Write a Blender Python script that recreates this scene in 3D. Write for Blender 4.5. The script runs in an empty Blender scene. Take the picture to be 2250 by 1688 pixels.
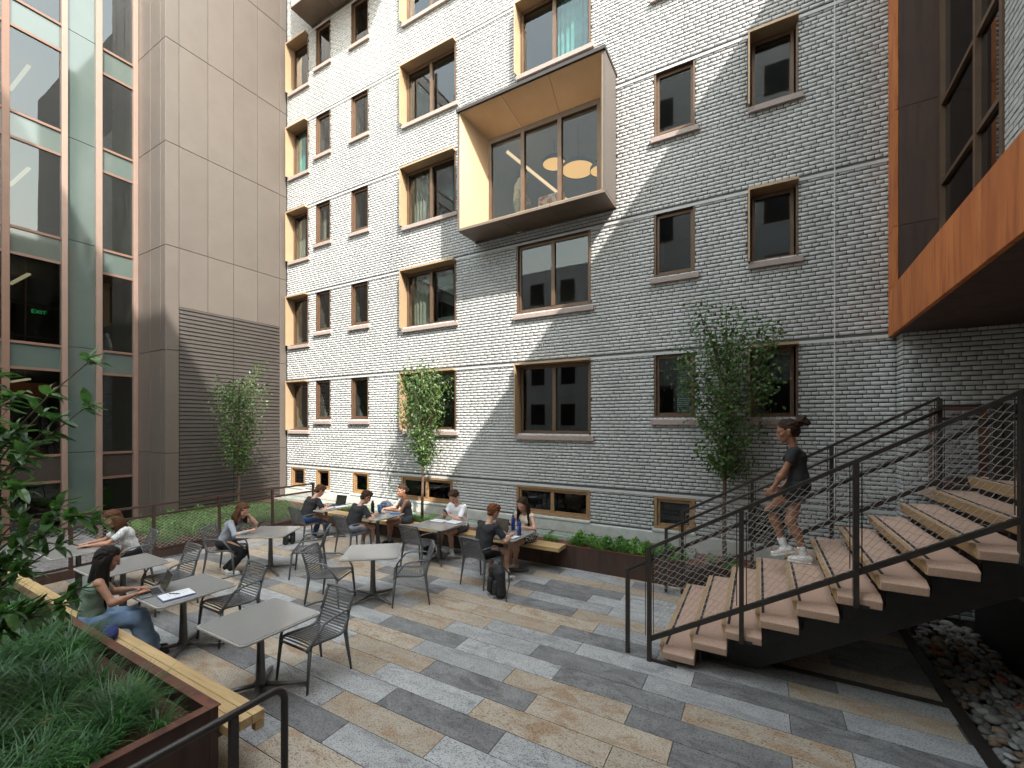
import bpy, bmesh, math, random
import numpy as np
from mathutils import Vector, Matrix
R = math.radians
random.seed(7); rng = np.random.default_rng(7)
sc = bpy.context.scene
col = sc.collection
# ---------------------------------------------------------------- camera
cam = bpy.data.cameras.new('camera'); camo = bpy.data.objects.new('camera', cam); col.objects.link(camo)
camo.location = (0, 0, 2.74); camo.rotation_euler = (R(90), 0, R(29.63))
cam.sensor_width = 36; cam.lens = 954.47/2250*36; cam.shift_y = (929.72-844)/2250
cam.clip_start = .05; cam.clip_end = 500
sc.camera = camo
# ---------------------------------------------------------------- sky, sun, exposure
SUN = Vector((1.477, -1.0, 1.89)).normalized()          # direction towards the sun
w = bpy.data.worlds.new('World'); sc.world = w; w.use_nodes = True
nt = w.node_tree; bg = nt.nodes['Background']
sky = nt.nodes.new('ShaderNodeTexSky'); sky.sky_type = 'NISHITA'; sky.sun_disc = False
sky.sun_elevation = math.asin(SUN.z); sky.dust_density = 2.0; sky.air_density = 3.2; sky.sun_rotation = math.atan2(SUN.x, SUN.y)
hs = nt.nodes.new('ShaderNodeHueSaturation'); hs.inputs['Saturation'].default_value = .5
nt.links.new(sky.outputs[0], hs.inputs['Color']); nt.links.new(hs.outputs[0], bg.inputs[0]); bg.inputs[1].default_value = .15
sl = bpy.data.lights.new('sun', 'SUN'); sl.energy = 2.0; sl.angle = R(.5); sl.color = (1, .95, .87)
so = bpy.data.objects.new('sun', sl); col.objects.link(so); so.location = (10, -8, 30)
so.rotation_euler = (-SUN).to_track_quat('-Z', 'Y').to_euler()
sc.view_settings.view_transform = 'Standard'; sc.view_settings.look = 'None'
sc.view_settings.gamma = 1; sc.view_settings.use_curve_mapping = False
sc.view_settings.exposure = 2.65
sc.cycles.caustics_reflective = False; sc.cycles.caustics_refractive = False
sc.cycles.max_bounces = 10; sc.cycles.diffuse_bounces = 5; sc.cycles.transparent_max_bounces = 16
sc.cycles.sample_clamp_indirect = 6
# ---------------------------------------------------------------- mesh helpers
class MB:
    def __init__(s): s.v = []; s.f = []; s.m = []
    def add(s, vs, fs, m=0):
        o = len(s.v); s.v += [tuple(p) for p in vs]
        s.f += [tuple(i+o for i in f) for f in fs]; s.m += [m]*len(fs)
    def hexa(s, p, m=0):   # p: 4 bottom ccw, 4 top
        s.add(p, [(3,2,1,0),(4,5,6,7),(0,1,5,4),(1,2,6,5),(2,3,7,6),(3,0,4,7)], m)
    def box(s, x0, x1, y0, y1, z0, z1, m=0):
        s.hexa([(x0,y0,z0),(x1,y0,z0),(x1,y1,z0),(x0,y1,z0),(x0,y0,z1),(x1,y0,z1),(x1,y1,z1),(x0,y1,z1)], m)
    def quad(s, a, b, c, d, m=0): s.add([a,b,c,d], [(0,1,2,3)], m)
    def prism(s, pts, fn, a, b, m=0):   # pts 2d ccw polygon, fn(u,v,t)->xyz
        n = len(pts); vs = [fn(u,v,a) for u,v in pts]+[fn(u,v,b) for u,v in pts]
        s.add(vs, [tuple(range(n))[::-1], tuple(range(n,2*n))]+[(i,(i+1)%n,n+(i+1)%n,n+i) for i in range(n)], m)
    def tube(s, path, r, n=8, m=0, flat=1.0, up=None):
        path = [Vector(p) for p in path]; k = len(path)
        rs = r if isinstance(r, (list, tuple)) else [r]*k
        vs = []; prev = None
        for i, p in enumerate(path):
            d = (path[min(i+1,k-1)]-path[max(i-1,0)])
            if d.length < 1e-9: d = Vector((0,0,1))
            d.normalize()
            if prev is None:
                a = Vector(up) if up else (Vector((0,0,1)) if abs(d.z) < .9 else Vector((1,0,0)))
                u = d.cross(a).normalized()
            else:
                u = (prev - d*prev.dot(d))
                u = u.normalized() if u.length > 1e-6 else d.orthogonal().normalized()
            prev = u; vv = d.cross(u)
            for j in range(n):
                t = 2*math.pi*j/n
                vs.append(p + u*math.cos(t)*rs[i] + vv*math.sin(t)*rs[i]*flat)
        fs = []
        for i in range(k-1):
            for j in range(n):
                fs.append((i*n+j, i*n+(j+1)%n, (i+1)*n+(j+1)%n, (i+1)*n+j))
        fs.append(tuple(range(n))[::-1]); fs.append(tuple((k-1)*n+j for j in range(n)))
        s.add(vs, fs, m)
    def bar(s, a, b, wx, wz, m=0, up=(0,0,1)):      # square section bar from a to b
        a = Vector(a); b = Vector(b); d = (b-a).normalized(); u = Vector(up)
        if abs(d.dot(u)) > .98: u = Vector((0,1,0))
        x = d.cross(u).normalized()*wx/2; z = x.cross(d).normalized()*wz/2
        s.hexa([a-x-z, a+x-z, b+x-z, b-x-z, a-x+z, a+x+z, b+x+z, b-x+z], m)
    def lathe(s, prof, c, n=20, m=0):
        vs = []
        for r, z in prof:
            for j in range(n):
                t = 2*math.pi*j/n; vs.append((c[0]+r*math.cos(t), c[1]+r*math.sin(t), c[2]+z))
        k = len(prof)
        fs = [(i*n+j, i*n+(j+1)%n, (i+1)*n+(j+1)%n, (i+1)*n+j) for i in range(k-1) for j in range(n)]
        fs += [tuple(range(n))[::-1], tuple((k-1)*n+j for j in range(n))]
        s.add(vs, fs, m)
    def blob(s, c, r, nu=10, nv=7, m=0):
        c = Vector(c); vs = []
        for i in range(nv+1):
            p = math.pi*i/nv
            for j in range(nu):
                t = 2*math.pi*j/nu
                vs.append((c.x+r[0]*math.sin(p)*math.cos(t), c.y+r[1]*math.sin(p)*math.sin(t), c.z-r[2]*math.cos(p)))
        s.add(vs, [(i*nu+j, i*nu+(j+1)%nu, (i+1)*nu+(j+1)%nu, (i+1)*nu+j) for i in range(nv) for j in range(nu)], m)
    def xform(s, M):
        s.v = [tuple(M @ Vector(p)) for p in s.v]; return s
    def mesh(s, name, mats, smooth=False):
        me = bpy.data.meshes.new(name); me.from_pydata(s.v, [], s.f)
        if not isinstance(mats, (list, tuple)): mats = [mats]
        for q in mats: me.materials.append(q)
        if len(mats) > 1: me.polygons.foreach_set('material_index', s.m)
        if smooth: me.polygons.foreach_set('use_smooth', [True]*len(me.polygons))
        me.update(); return me
    def build(s, name, mats, parent=None, smooth=False, bevel=0, seg=2, label=None):
        return link(name, s.mesh(name, mats, smooth), parent, bevel, seg, label)
def link(name, me, parent=None, bevel=0, seg=2, label=None):
    o = bpy.data.objects.new(name, me); col.objects.link(o)
    if parent is not None: o.parent = parent
    if bevel:
        b = o.modifiers.new('bevel', 'BEVEL'); b.width = bevel; b.segments = seg; b.limit_method = 'ANGLE'; b.angle_limit = R(40)
    if label: o['label'] = label
    return o
def npmesh(name, V, F, mats, mi=None, smooth=False):
    """V (n,3), F (m,k) equal sized faces"""
    me = bpy.data.meshes.new(name); n, k = F.shape
    me.vertices.add(len(V)); me.vertices.foreach_set('co', np.ascontiguousarray(V, dtype=np.float32).ravel())
    me.loops.add(n*k); me.loops.foreach_set('vertex_index', np.ascontiguousarray(F, dtype=np.int32).ravel())
    me.polygons.add(n); me.polygons.foreach_set('loop_start', np.arange(0, n*k, k, dtype=np.int32))
    try: me.polygons.foreach_set('loop_total', np.full(n, k, dtype=np.int32))
    except Exception: pass
    for q in (mats if isinstance(mats, (list, tuple)) else [mats]): me.materials.append(q)
    if mi is not None: me.polygons.foreach_set('material_index', np.asarray(mi, dtype=np.int32))
    if smooth: me.polygons.foreach_set('use_smooth', np.ones(n, dtype=bool))
    me.update(calc_edges=True); return me
def tag(o, label=None, cat=None, group=None, kind=None):
    if label: o['label'] = label
    if cat: o['category'] = cat
    if group: o['group'] = group
    if kind: o['kind'] = kind
    return o
def thing(name, label, cat, loc=(0,0,0), rz=0, group=None):
    o = bpy.data.objects.new(name, None); col.objects.link(o); o.empty_display_size = .2
    o.location = loc; o.rotation_euler = (0, 0, rz)
    return tag(o, label, cat, group)
def dup(root, loc, rz, label, group=None):
    r = root.copy(); col.objects.link(r); r.location = loc; r.rotation_euler = (0, 0, rz); r['label'] = label
    if group: r['group'] = group
    for ch in list(root.children):
        c = ch.copy(); col.objects.link(c); c.parent = r
        for g in ch.children:
            d = g.copy(); col.objects.link(d); d.parent = c
    return r
# ---------------------------------------------------------------- materials
def ramp(N, L, fac, stops):
    r = N.new('ShaderNodeValToRGB'); e = r.color_ramp.elements
    while len(e) < len(stops): e.new(.5)
    for q, (p, c) in zip(e, stops): q.position = p; q.color = (*c, 1) if len(c) == 3 else c
    L.new(fac, r.inputs[0]); return r.outputs[0]
def mat(name, c1, c2=None, scale=6, rough=.6, metal=0, bump=0, bscale=None, detail=5, stretch=(1,1,1), vary=0, island=False, spec=None, dist=.01, lo=.35, hi=.65, rough2=None):
    m = bpy.data.materials.new(name); m.use_nodes = True; N = m.node_tree.nodes; L = m.node_tree.links
    p = N['Principled BSDF']; p.inputs['Roughness'].default_value = rough; p.inputs['Metallic'].default_value = metal
    if spec is not None: p.inputs['Specular IOR Level'].default_value = spec
    tc = N.new('ShaderNodeTexCoord'); mp = N.new('ShaderNodeMapping'); mp.inputs['Scale'].default_value = stretch
    src = tc.outputs['Object']
    oi = N.new('ShaderNodeObjectInfo')
    ad = N.new('ShaderNodeVectorMath'); ad.operation = 'MULTIPLY_ADD'
    cm = N.new('ShaderNodeCombineXYZ')
    for i in range(3): L.new(oi.outputs['Random'], cm.inputs[i])
    L.new(cm.outputs[0], ad.inputs[0]); ad.inputs[1].default_value = (37, 53, 71); L.new(src, ad.inputs[2])
    L.new(ad.outputs[0], mp.inputs[0]); vec = mp.outputs[0]
    c2 = c2 or c1
    nz = N.new('ShaderNodeTexNoise'); nz.inputs['Scale'].default_value = scale; nz.inputs['Detail'].default_value = detail; nz.inputs['Roughness'].default_value = .62
    L.new(vec, nz.inputs['Vector'])
    c = ramp(N, L, nz.outputs[0], [(lo, c1), (hi, c2)])
    if vary:
        hs = N.new('ShaderNodeHueSaturation'); L.new(c, hs.inputs['Color'])
        mr = N.new('ShaderNodeMapRange'); mr.inputs[3].default_value = 1-vary; mr.inputs[4].default_value = 1+vary
        if island:
            g = N.new('ShaderNodeNewGeometry'); L.new(g.outputs['Random Per Island'], mr.inputs[0])
        else: L.new(oi.outputs['Random'], mr.inputs[0])
        L.new(mr.outputs[0], hs.inputs['Value']); c = hs.outputs[0]
    L.new(c, p.inputs['Base Color'])
    if rough2 is not None:
        mr = N.new('ShaderNodeMapRange'); mr.inputs[3].default_value = rough; mr.inputs[4].default_value = rough2
        L.new(nz.outputs[0], mr.inputs[0]); L.new(mr.outputs[0], p.inputs['Roughness'])
    if bump:
        b = N.new('ShaderNodeBump'); b.inputs['Strength'].default_value = bump; b.inputs['Distance'].default_value = dist
        n2 = N.new('ShaderNodeTexNoise'); n2.inputs['Scale'].default_value = bscale or scale*4; n2.inputs['Detail'].default_value = 4
        L.new(vec, n2.inputs['Vector']); L.new(n2.outputs[0], b.inputs['Height']); L.new(b.outputs[0], p.inputs['Normal'])
    return m
def paver_mat(name, c1, c2, c3):
    m = mat(name, c1, c2, scale=5, rough=.55, bump=.35, bscale=60, dist=.004, vary=.12, stretch=(.6,1.4,1), detail=8)
    N = m.node_tree.nodes; L = m.node_tree.links; p = N['Principled BSDF']
    base = p.inputs['Base Color'].links[0].from_socket
    vec = [n for n in N if n.type == 'MAPPING'][0].outputs[0]
    n2 = N.new('ShaderNodeTexNoise'); n2.inputs['Scale'].default_value = 3.2; n2.inputs['Detail'].default_value = 9; n2.inputs['Roughness'].default_value = .7; n2.inputs['Distortion'].default_value = 1.2
    L.new(vec, n2.inputs['Vector'])
    f = ramp(N, L, n2.outputs[0], [(.50, (0,0,0)), (.62, (1,1,1))])
    mx = N.new('ShaderNodeMix'); mx.data_type = 'RGBA'; L.new(f, mx.inputs[0]); L.new(base, mx.inputs[6]); mx.inputs[7].default_value = (*c3, 1)
    n3 = N.new('ShaderNodeTexNoise'); n3.inputs['Scale'].default_value = 95; n3.inputs['Detail'].default_value = 2; L.new(vec, n3.inputs['Vector'])
    pit = ramp(N, L, n3.outputs[0], [(.33, (.22,.22,.22)), (.47, (1,1,1))])
    m2 = N.new('ShaderNodeMix'); m2.data_type = 'RGBA'; m2.blend_type = 'MULTIPLY'; m2.inputs[0].default_value = 1
    L.new(mx.outputs[2], m2.inputs[6]); L.new(pit, m2.inputs[7]); L.new(m2.outputs[2], p.inputs['Base Color'])
    return m
def leaf_mat(name, c1, c2, rough=.45, vary=.35):
    m = mat(name, c1, c2, scale=3, rough=rough, vary=vary, island=True)
    N = m.node_tree.nodes; L = m.node_tree.links; p = N['Principled BSDF']
    tr = N.new('ShaderNodeBsdfTranslucent'); mx = N.new('ShaderNodeMixShader'); mx.inputs[0].default_value = .28
    c = p.inputs['Base Color'].links[0].from_socket
    hs = N.new('ShaderNodeHueSaturation'); hs.inputs['Value'].default_value = 1.6; hs.inputs['Saturation'].default_value = 1.1
    L.new(c, hs.inputs['Color']); L.new(hs.outputs[0], tr.inputs[0])
    L.new(p.outputs[0], mx.inputs[1]); L.new(tr.outputs[0], mx.inputs[2]); L.new(mx.outputs[0], N['Material Output'].inputs[0])
    return m
def glass_mat(name, tint, ior=2.0, rough=0.0, wobble=0):
    m = bpy.data.materials.new(name); m.use_nodes = True; N = m.node_tree.nodes; L = m.node_tree.links
    N.remove(N['Principled BSDF'])
    t = N.new('ShaderNodeBsdfTransparent'); t.inputs[0].default_value = (*tint, 1)
    g = N.new('ShaderNodeBsdfGlossy'); g.inputs['Roughness'].default_value = rough; g.inputs[0].default_value = (.93,.97,1,1)
    fr = N.new('ShaderNodeFresnel'); fr.inputs[0].default_value = ior
    ge = N.new('ShaderNodeNewGeometry'); mu = N.new('ShaderNodeMath'); mu.operation = 'MULTIPLY_ADD'; mu.inputs[1].default_value = -1; mu.inputs[2].default_value = 1; L.new(ge.outputs['Backfacing'], mu.inputs[0])
    mm = N.new('ShaderNodeMath'); mm.operation = 'MULTIPLY'; L.new(fr.outputs[0], mm.inputs[0]); L.new(mu.outputs[0], mm.inputs[1])
    mx = N.new('ShaderNodeMixShader'); L.new(mm.outputs[0], mx.inputs[0]); L.new(t.outputs[0], mx.inputs[1]); L.new(g.outputs[0], mx.inputs[2])
    if wobble:
        tc = N.new('ShaderNodeTexCoord'); n = N.new('ShaderNodeTexNoise'); n.inputs['Scale'].default_value = 1.1; n.inputs['Detail'].default_value = 1
        b = N.new('ShaderNodeBump'); b.inputs['Strength'].default_value = wobble; b.inputs['Distance'].default_value = .03
        L.new(tc.outputs['Object'], n.inputs['Vector']); L.new(n.outputs[0], b.inputs['Height']); L.new(b.outputs[0], g.inputs['Normal'])
    L.new(mx.outputs[0], N['Material Output'].inputs[0]); return m
def emit_mat(name, c, s):
    m = bpy.data.materials.new(name); m.use_nodes = True; p = m.node_tree.nodes['Principled BSDF']
    p.inputs['Base Color'].default_value = (*c, 1); p.inputs['Emission Color'].default_value = (*c, 1); p.inputs['Emission Strength'].default_value = s
    return m
M = {}
M['brick'] = mat('painted_brick', (.43,.43,.43), (.52,.52,.515), 14, .62, bump=.25, bscale=70, vary=.06, island=True, dist=.006)
M['brick1'] = mat('painted_brick_single', (.43,.43,.43), (.52,.52,.515), 14, .62, bump=.25, bscale=70, vary=.06, dist=.006)
def patchy(m, sc_=.45, lo_=.80):
    N = m.node_tree.nodes; L = m.node_tree.links; p = N['Principled BSDF']; base = p.inputs['Base Color'].links[0].from_socket
    ge = N.new('ShaderNodeNewGeometry'); mp = N.new('ShaderNodeMapping'); mp.inputs['Scale'].default_value = (1,1,.45); L.new(ge.outputs['Position'], mp.inputs[0])
    n = N.new('ShaderNodeTexNoise'); n.inputs['Scale'].default_value = sc_; n.inputs['Detail'].default_value = 7; n.inputs['Roughness'].default_value = .7; L.new(mp.outputs[0], n.inputs['Vector'])
    f = ramp(N, L, n.outputs[0], [(.36,(lo_,lo_,lo_*.99)),(.62,(1.04,1.04,1.03))])
    mx = N.new('ShaderNodeMix'); mx.data_type = 'RGBA'; mx.blend_type = 'MULTIPLY'; mx.inputs[0].default_value = 1; L.new(base, mx.inputs[6]); L.new(f, mx.inputs[7]); L.new(mx.outputs[2], p.inputs['Base Color'])
patchy(M['brick']); patchy(M['brick1'])
M['mortar'] = mat('shadow_toned_mortar', (.07,.07,.07), (.12,.12,.118), 20, .8, bump=.4, bscale=60)  # joints are light-painted brickwork; their shadow is put into this dark colour
M['belt'] = mat('painted_belt', (.46,.46,.46), (.52,.52,.515), 4, .6, bump=.15)
M['sill'] = mat('stone_sill', (.27,.21,.185), (.35,.28,.25), 40, .7, bump=.15, vary=.08)
M['gold'] = mat('champagne_metal', (.41,.285,.175), (.44,.31,.19), 3, .38, metal=.25, vary=.04)
M['bronze'] = mat('bronze_frame', (.115,.068,.042), (.14,.085,.052), 5, .45, metal=.3)
M['soffit'] = mat('bronze_soffit', (.15,.11,.085), (.18,.135,.10), 3, .4, metal=.3)
M['baseframe'] = mat('basement_frame', (.26,.155,.075), (.33,.20,.10), 9, .5, metal=.1)
M['panel'] = mat('tan_panel', (.088,.074,.064), (.098,.082,.071), 2, .45, metal=.0, vary=.05)
M['louver'] = mat('brown_louver', (.045,.039,.035), (.055,.047,.042), 6, .5, metal=.3)
M['mullion'] = mat('rose_mullion', (.235,.165,.135), (.26,.18,.148), 3, .38, metal=.3)
M['transom'] = mat('brown_transom', (.15,.085,.062), (.17,.10,.072), 3, .45, metal=.2)
M['dark'] = mat('dark_steel', (.028,.022,.019), (.040,.031,.026), 12, .45, metal=.2, bump=.1)
M['black'] = mat('black_paint', (.018,.016,.016), (.026,.023,.022), 10, .5)
M['spandrel'] = mat('spandrel_glass', (.062,.085,.078), (.075,.098,.09), 1, .05, spec=.9)
M['room'] = mat('room_wall', (.22,.21,.19), (.27,.25,.23), 1, .9)
M['roomw'] = mat('room_white', (.55,.53,.48), (.6,.57,.52), 1, .9)
M['wood'] = mat('orange_wood', (.34,.14,.045), (.42,.19,.065), 3, .5, stretch=(1,1,.15))
M['glass'] = glass_mat('window_glass', (.72,.75,.73), 1.6, wobble=.02)
M['cglass'] = glass_mat('curtain_wall_glass', (.45,.50,.48), 1.8, wobble=.03)
M['bglass'] = glass_mat('bay_glass', (.80,.80,.74), 1.38, wobble=.02)
M['dglass'] = glass_mat('dark_glass', (.22,.26,.26), 1.6, wobble=.03)
M['curtain'] = mat('grey_curtain', (.26,.25,.215), (.32,.31,.27), 4, .9)
M['teal'] = mat('teal_curtain', (.10,.36,.36), (.16,.46,.45), 4, .9)
M['blind'] = mat('blind_slat', (.30,.42,.40), (.34,.46,.44), 4, .6)
def corten(name, a, b, c, rough=.75):
    m = mat(name, a, b, 2.2, rough, bump=.12, bscale=90, stretch=(1,1,.35), detail=9, vary=.07)
    N = m.node_tree.nodes; L = m.node_tree.links; p = N['Principled BSDF']
    base = p.inputs['Base Color'].links[0].from_socket; vec = [n for n in N if n.type == 'MAPPING'][0]
    mp = N.new('ShaderNodeMapping'); mp.inputs['Scale'].default_value = (7,7,.8); L.new(vec.inputs[0].links[0].from_socket, mp.inputs[0])
    n = N.new('ShaderNodeTexNoise'); n.inputs['Scale'].default_value = 1.6; n.inputs['Detail'].default_value = 6; L.new(mp.outputs[0], n.inputs['Vector'])
    f = ramp(N, L, n.outputs[0], [(.48,(0,0,0)),(.72,(1,1,1))])
    mx = N.new('ShaderNodeMix'); mx.data_type = 'RGBA'; L.new(f, mx.inputs[0]); L.new(base, mx.inputs[6]); mx.inputs[7].default_value = (*c,1)
    L.new(mx.outputs[2], p.inputs['Base Color']); return m
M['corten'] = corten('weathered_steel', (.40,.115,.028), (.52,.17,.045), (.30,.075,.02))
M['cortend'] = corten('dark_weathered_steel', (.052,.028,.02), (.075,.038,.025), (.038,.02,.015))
M['rust'] = corten('planter_steel', (.10,.036,.022), (.15,.055,.03), (.065,.025,.018))
M['plank'] = mat('pine_plank', (.43,.28,.125), (.55,.38,.19), 5, .55, stretch=(.35,6,6), bump=.15, bscale=30, vary=.1, detail=7)
M['paverL'] = paver_mat('paver_light', (.34,.335,.33), (.44,.435,.43), (.27,.265,.265))
M['paverD'] = paver_mat('paver_dark', (.17,.165,.165), (.25,.245,.24), (.13,.125,.125))
M['paverT'] = paver_mat('paver_tan', (.40,.325,.245), (.46,.39,.31), (.36,.24,.15))
M['grout'] = mat('dark_joint', (.05,.047,.043), (.07,.065,.06), 30, .9)
M['ground'] = mat('asphalt_ground', (.06,.058,.055), (.09,.087,.082), 5, .9)
M['soil'] = mat('mulch', (.05,.026,.015), (.13,.06,.034), 40, .95, bump=1, bscale=60, dist=.03, lo=.4, hi=.6)
M['rsoil'] = mat('red_mulch', (.10,.035,.022), (.20,.075,.045), 40, .95, bump=1, bscale=60, dist=.03)
M['conc'] = mat('concrete_ledge', (.38,.38,.35), (.48,.48,.45), 6, .8, bump=.2, bscale=40)
M['tread'] = mat('precast_tread', (.45,.29,.215), (.54,.36,.27), 70, .7, bump=.2, bscale=130, vary=.05)
M['ochre'] = mat('precast_edge', (.36,.23,.115), (.44,.29,.15), 60, .75, bump=.25, bscale=120)
M['tabletop'] = mat('grey_tabletop', (.26,.248,.236), (.28,.268,.255), 3, .10, spec=1.0)
M['metal'] = mat('grey_metal', (.13,.125,.12), (.155,.15,.145), 10, .33, metal=.55)
M['chair'] = mat('grey_polymer', (.095,.096,.10), (.108,.109,.113), 20, .33, vary=.05)
M['wire'] = mat('steel_wire', (.42,.40,.38), (.48,.46,.44), 10, .4, metal=.3)
M['leaf'] = leaf_mat('birch_leaf', (.042,.09,.022), (.085,.15,.035))
M['mag'] = leaf_mat('magnolia_leaf', (.040,.10,.028), (.085,.17,.045), .32, .4)
M['grass'] = leaf_mat('liriope', (.035,.105,.030), (.075,.19,.055), .4, .4)
M['fern'] = leaf_mat('fern', (.085,.20,.04), (.16,.31,.06), .5, .35)
M['bark'] = mat('bark', (.075,.045,.032), (.13,.085,.06), 18, .85, bump=.4, bscale=40)
M['skyl'] = mat('green_skylight', (.17,.25,.22), (.21,.29,.255), 2, .12, spec=.7, rough2=.22)
M['lamp'] = emit_mat('lamp_disc', (1,.60,.24), .17)
M['strip'] = emit_mat('strip_light', (1,.75,.5), .2)
M['exit'] = emit_mat('exit_green', (.05,.9,.25), .12)
M['pinks'] = mat('pattern_cloth', (.70,.62,.55), (.55,.10,.08), 9, .8, lo=.48, hi=.52, detail=1)
def flat(n, c, r=.7, **k): M[n] = mat(n, c, tuple(min(1,x*1.15) for x in c), 12, r, **k)
# ================================================================ ground and setting
def structure(o, label=None, cat=None): tag(o, label, cat, kind='structure'); return o
g = MB(); g.quad((-80,-80,-.32),(80,-80,-.32),(80,80,-.32),(-80,80,-.32))
structure(g.build('ground', M['ground']), 'dark asphalt ground sheet beneath and around the courtyard', 'ground')
CH = .0678; F0 = 1.36; FL = 2.712; WY = 8.67
def lev(n, row): return F0 + FL*n + CH*row        # height of a brick row above belt n
# openings: x0, x1, z0, z1, style, floor
OP = []
for n in range(5):
    OP += [(-13.22,-12.25, lev(n,17.5), lev(n,40), 'hood', n), (-11.89,-11.22, lev(n,22), lev(n,40), 'plain', n),
           (-10.30,-9.60, lev(n,22), lev(n,40), 'plain', n), (-8.29,-6.52, lev(n,18), lev(n,40), 'hood2', n)]
    if n != 2: OP.append((-4.80,-3.04, lev(n,17), lev(n,40), 'hood2' if n in (0,3,4) else 'plain2', n))
    if n < 4: OP += [(-1.76,-1.03, lev(n,22), lev(n,40), 'plain', n), (-.165,.565, lev(n,22), lev(n,40), 'hood', n)]
for a, b in ((-13.12,-12.42),(-11.86,-11.24),(-10.23,-9.58),(-8.33,-6.62),(-4.80,-3.05),(-1.76,-1.03)):
    OP.append((a, b, F0-9.5*CH, F0-.02, 'base', -1))
BAY = (-5.94, -2.51, 7.08, 9.80); BAY2 = (-12.08, -8.6, 15.03, 18)
LOUV = (-.16, .42, .70, 1.33)
ZTOP = 16.8; XL = -13.34; XR = 1.83; WY2 = 8.33
bld = thing('brick_building', 'white painted brick building with deep gold window surrounds and a projecting bay', 'building', (0,0,0))
wall = MB()
# mortar backing wall with real openings (grid of boxes between the openings)
def backing(mb, x0, x1, z0, z1, y0, y1, holes, axis='y'):
    xs = sorted({x0, x1, *[min(max(h[0],x0),x1) for h in holes], *[min(max(h[1],x0),x1) for h in holes]})
    for a, b in zip(xs[:-1], xs[1:]):
        if b-a < 1e-4: continue
        mid = (a+b)/2; cuts = sorted([(h[2],h[3]) for h in holes if h[0] <= mid <= h[1]])
        z = z0
        for c, d in cuts:
            if c > z+1e-4: mb.box(a, b, y0, y1, z, min(c, z1))
            z = max(z, d)
        if z < z1-1e-4: mb.box(a, b, y0, y1, z, z1)
holes = [(o[0],o[1],o[2],o[3]) for o in OP] + [BAY, BAY2, LOUV]
backing(wall, XL-.4, XR, .60, 21.5, WY+.004, WY+.30, holes)
backing(wall, XR+.004, 6.5, -.3, 21.5, WY2+.004, WY2+.30, [])
wall.box(XR+.004, XR+.12, WY2+.30, WY+.30, -.3, 21.5)
wall.build('wall', M['mortar'], bld)
# bricks
BL = .2035; jt = .0165; jv = .010
bricks = []   # x0,x1,z0,z1,plane (0 main,1 right,2 return)
def course(x0, x1, z, plane, k, hs):
    free = [(x0, x1)]
    for h in hs:
        if min(h[3], z+CH)-max(h[2], z) > .35*CH:
            nf = []
            for a, b in free:
                if h[1] <= a or h[0] >= b: nf.append((a, b)); continue
                if h[0] > a: nf.append((a, h[0]))
                if h[1] < b: nf.append((h[1], b))
            free = nf
    head = (k % 6 == 3); L = BL/2 if head else BL
    off = (.25*BL if head else (.5*BL if k % 2 else 0)) + (.011*math.sin(k*2.3))
    for a, b in free:
        i = math.floor((a-off)/L); x = off + i*L
        while x < b-1e-6:
            u, v = max(x, a), min(x+L, b)
            if v-u > .035: bricks.append((u, v-jv, z+jt*.55, z+CH-jt*.55, plane))
            x += L
nb = 0
belts = [F0+FL*n for n in range(0, 6)]
k = -10
while F0+k*CH < ZTOP:
    z = F0+k*CH
    if not any(abs(z-b) < CH*.5 for b in belts): course(XL, XR-.004, z, 0, k, holes)
    k += 1
for k in range(-20, 42):
    z = F0+k*CH
    course(XR+.01, 3.6, z, 1, k, []); 
    if z < 4.3: bricks.append((WY2+.008+(.0 if k%2 else 0), WY2+.17 if k%2 else WY2+.325, z+jt*.55, z+CH-jt*.55, 2)); 
    if k%2 and z < 4.3: bricks.append((WY2+.18, WY2+.325, z+jt*.55, z+CH-jt*.55, 2))
def brick_co(L, H, P, r):
    """local: x along, z up, y towards the room; front at y=-P"""
    b = .005; t = r*.0016
    co = np.array([[0,0,0],[L,0,0],[L,0,H],[0,0,H],
                   [0,-P+b,0],[L,-P+b,0],[L,-P+b,H],[0,-P+b,H],
                   [b,-P-t,b],[L-b,-P+t,b],[L-b,-P+t*.3,H-b],[b,-P-t*.6,H-b]], float)
    return co
BF = np.array([[0,1,5,4],[1,2,6,5],[2,3,7,6],[3,0,4,7],[4,5,9,8],[5,6,10,9],[6,7,11,10],[7,4,8,11],[8,9,10,11]])
def place(b, co):
    u, v, z0, z1, pl = b; q = co.copy()
    if pl == 0: return q+[u, WY+.006, z0]
    if pl == 1: return q+[u, WY2+.006, z0]
    # return face: looks towards -x ; along = y
    r = np.empty_like(q); r[:,0] = XR+.006+q[:,1]; r[:,1] = v-q[:,0]; r[:,2] = z0+q[:,2]; return r
def proj(p):
    s_, c_ = math.sin(R(29.63)), math.cos(R(29.63)); d = -p[0]*s_+p[1]*c_
    return 1125+954.47*(p[0]*c_+p[1]*s_)/d, 929.72-954.47*(p[2]-2.74)/d, d
cand = []
for i, b in enumerate(bricks):
    if b[4] == 2: continue
    full = abs((b[1]-b[0])-(BL-jv)) < 1e-4
    if not full: continue
    px, py, d = proj(((b[0]+b[1])/2, WY if b[4]==0 else WY2, (b[2]+b[3])/2))
    if 10 < px < 2235 and 1120 > py > 10 and not (px > 1960 and b[4]==0): cand.append((d, i))
cand.sort(); own = {i for d, i in cand[:300]}
V = []; F = []; n0 = 0
for i, b in enumerate(bricks):
    if i in own: continue
    co = place(b, brick_co(b[1]-b[0], b[3]-b[2], .020+random.uniform(-.002,.0025), random.uniform(-1,1)))
    V.append(co); F.append(BF+n0); n0 += 12
o = link('brick_courses', npmesh('brick_courses', np.concatenate(V), np.concatenate(F), M['brick']), bld); o['kind'] = 'stuff'
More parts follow.
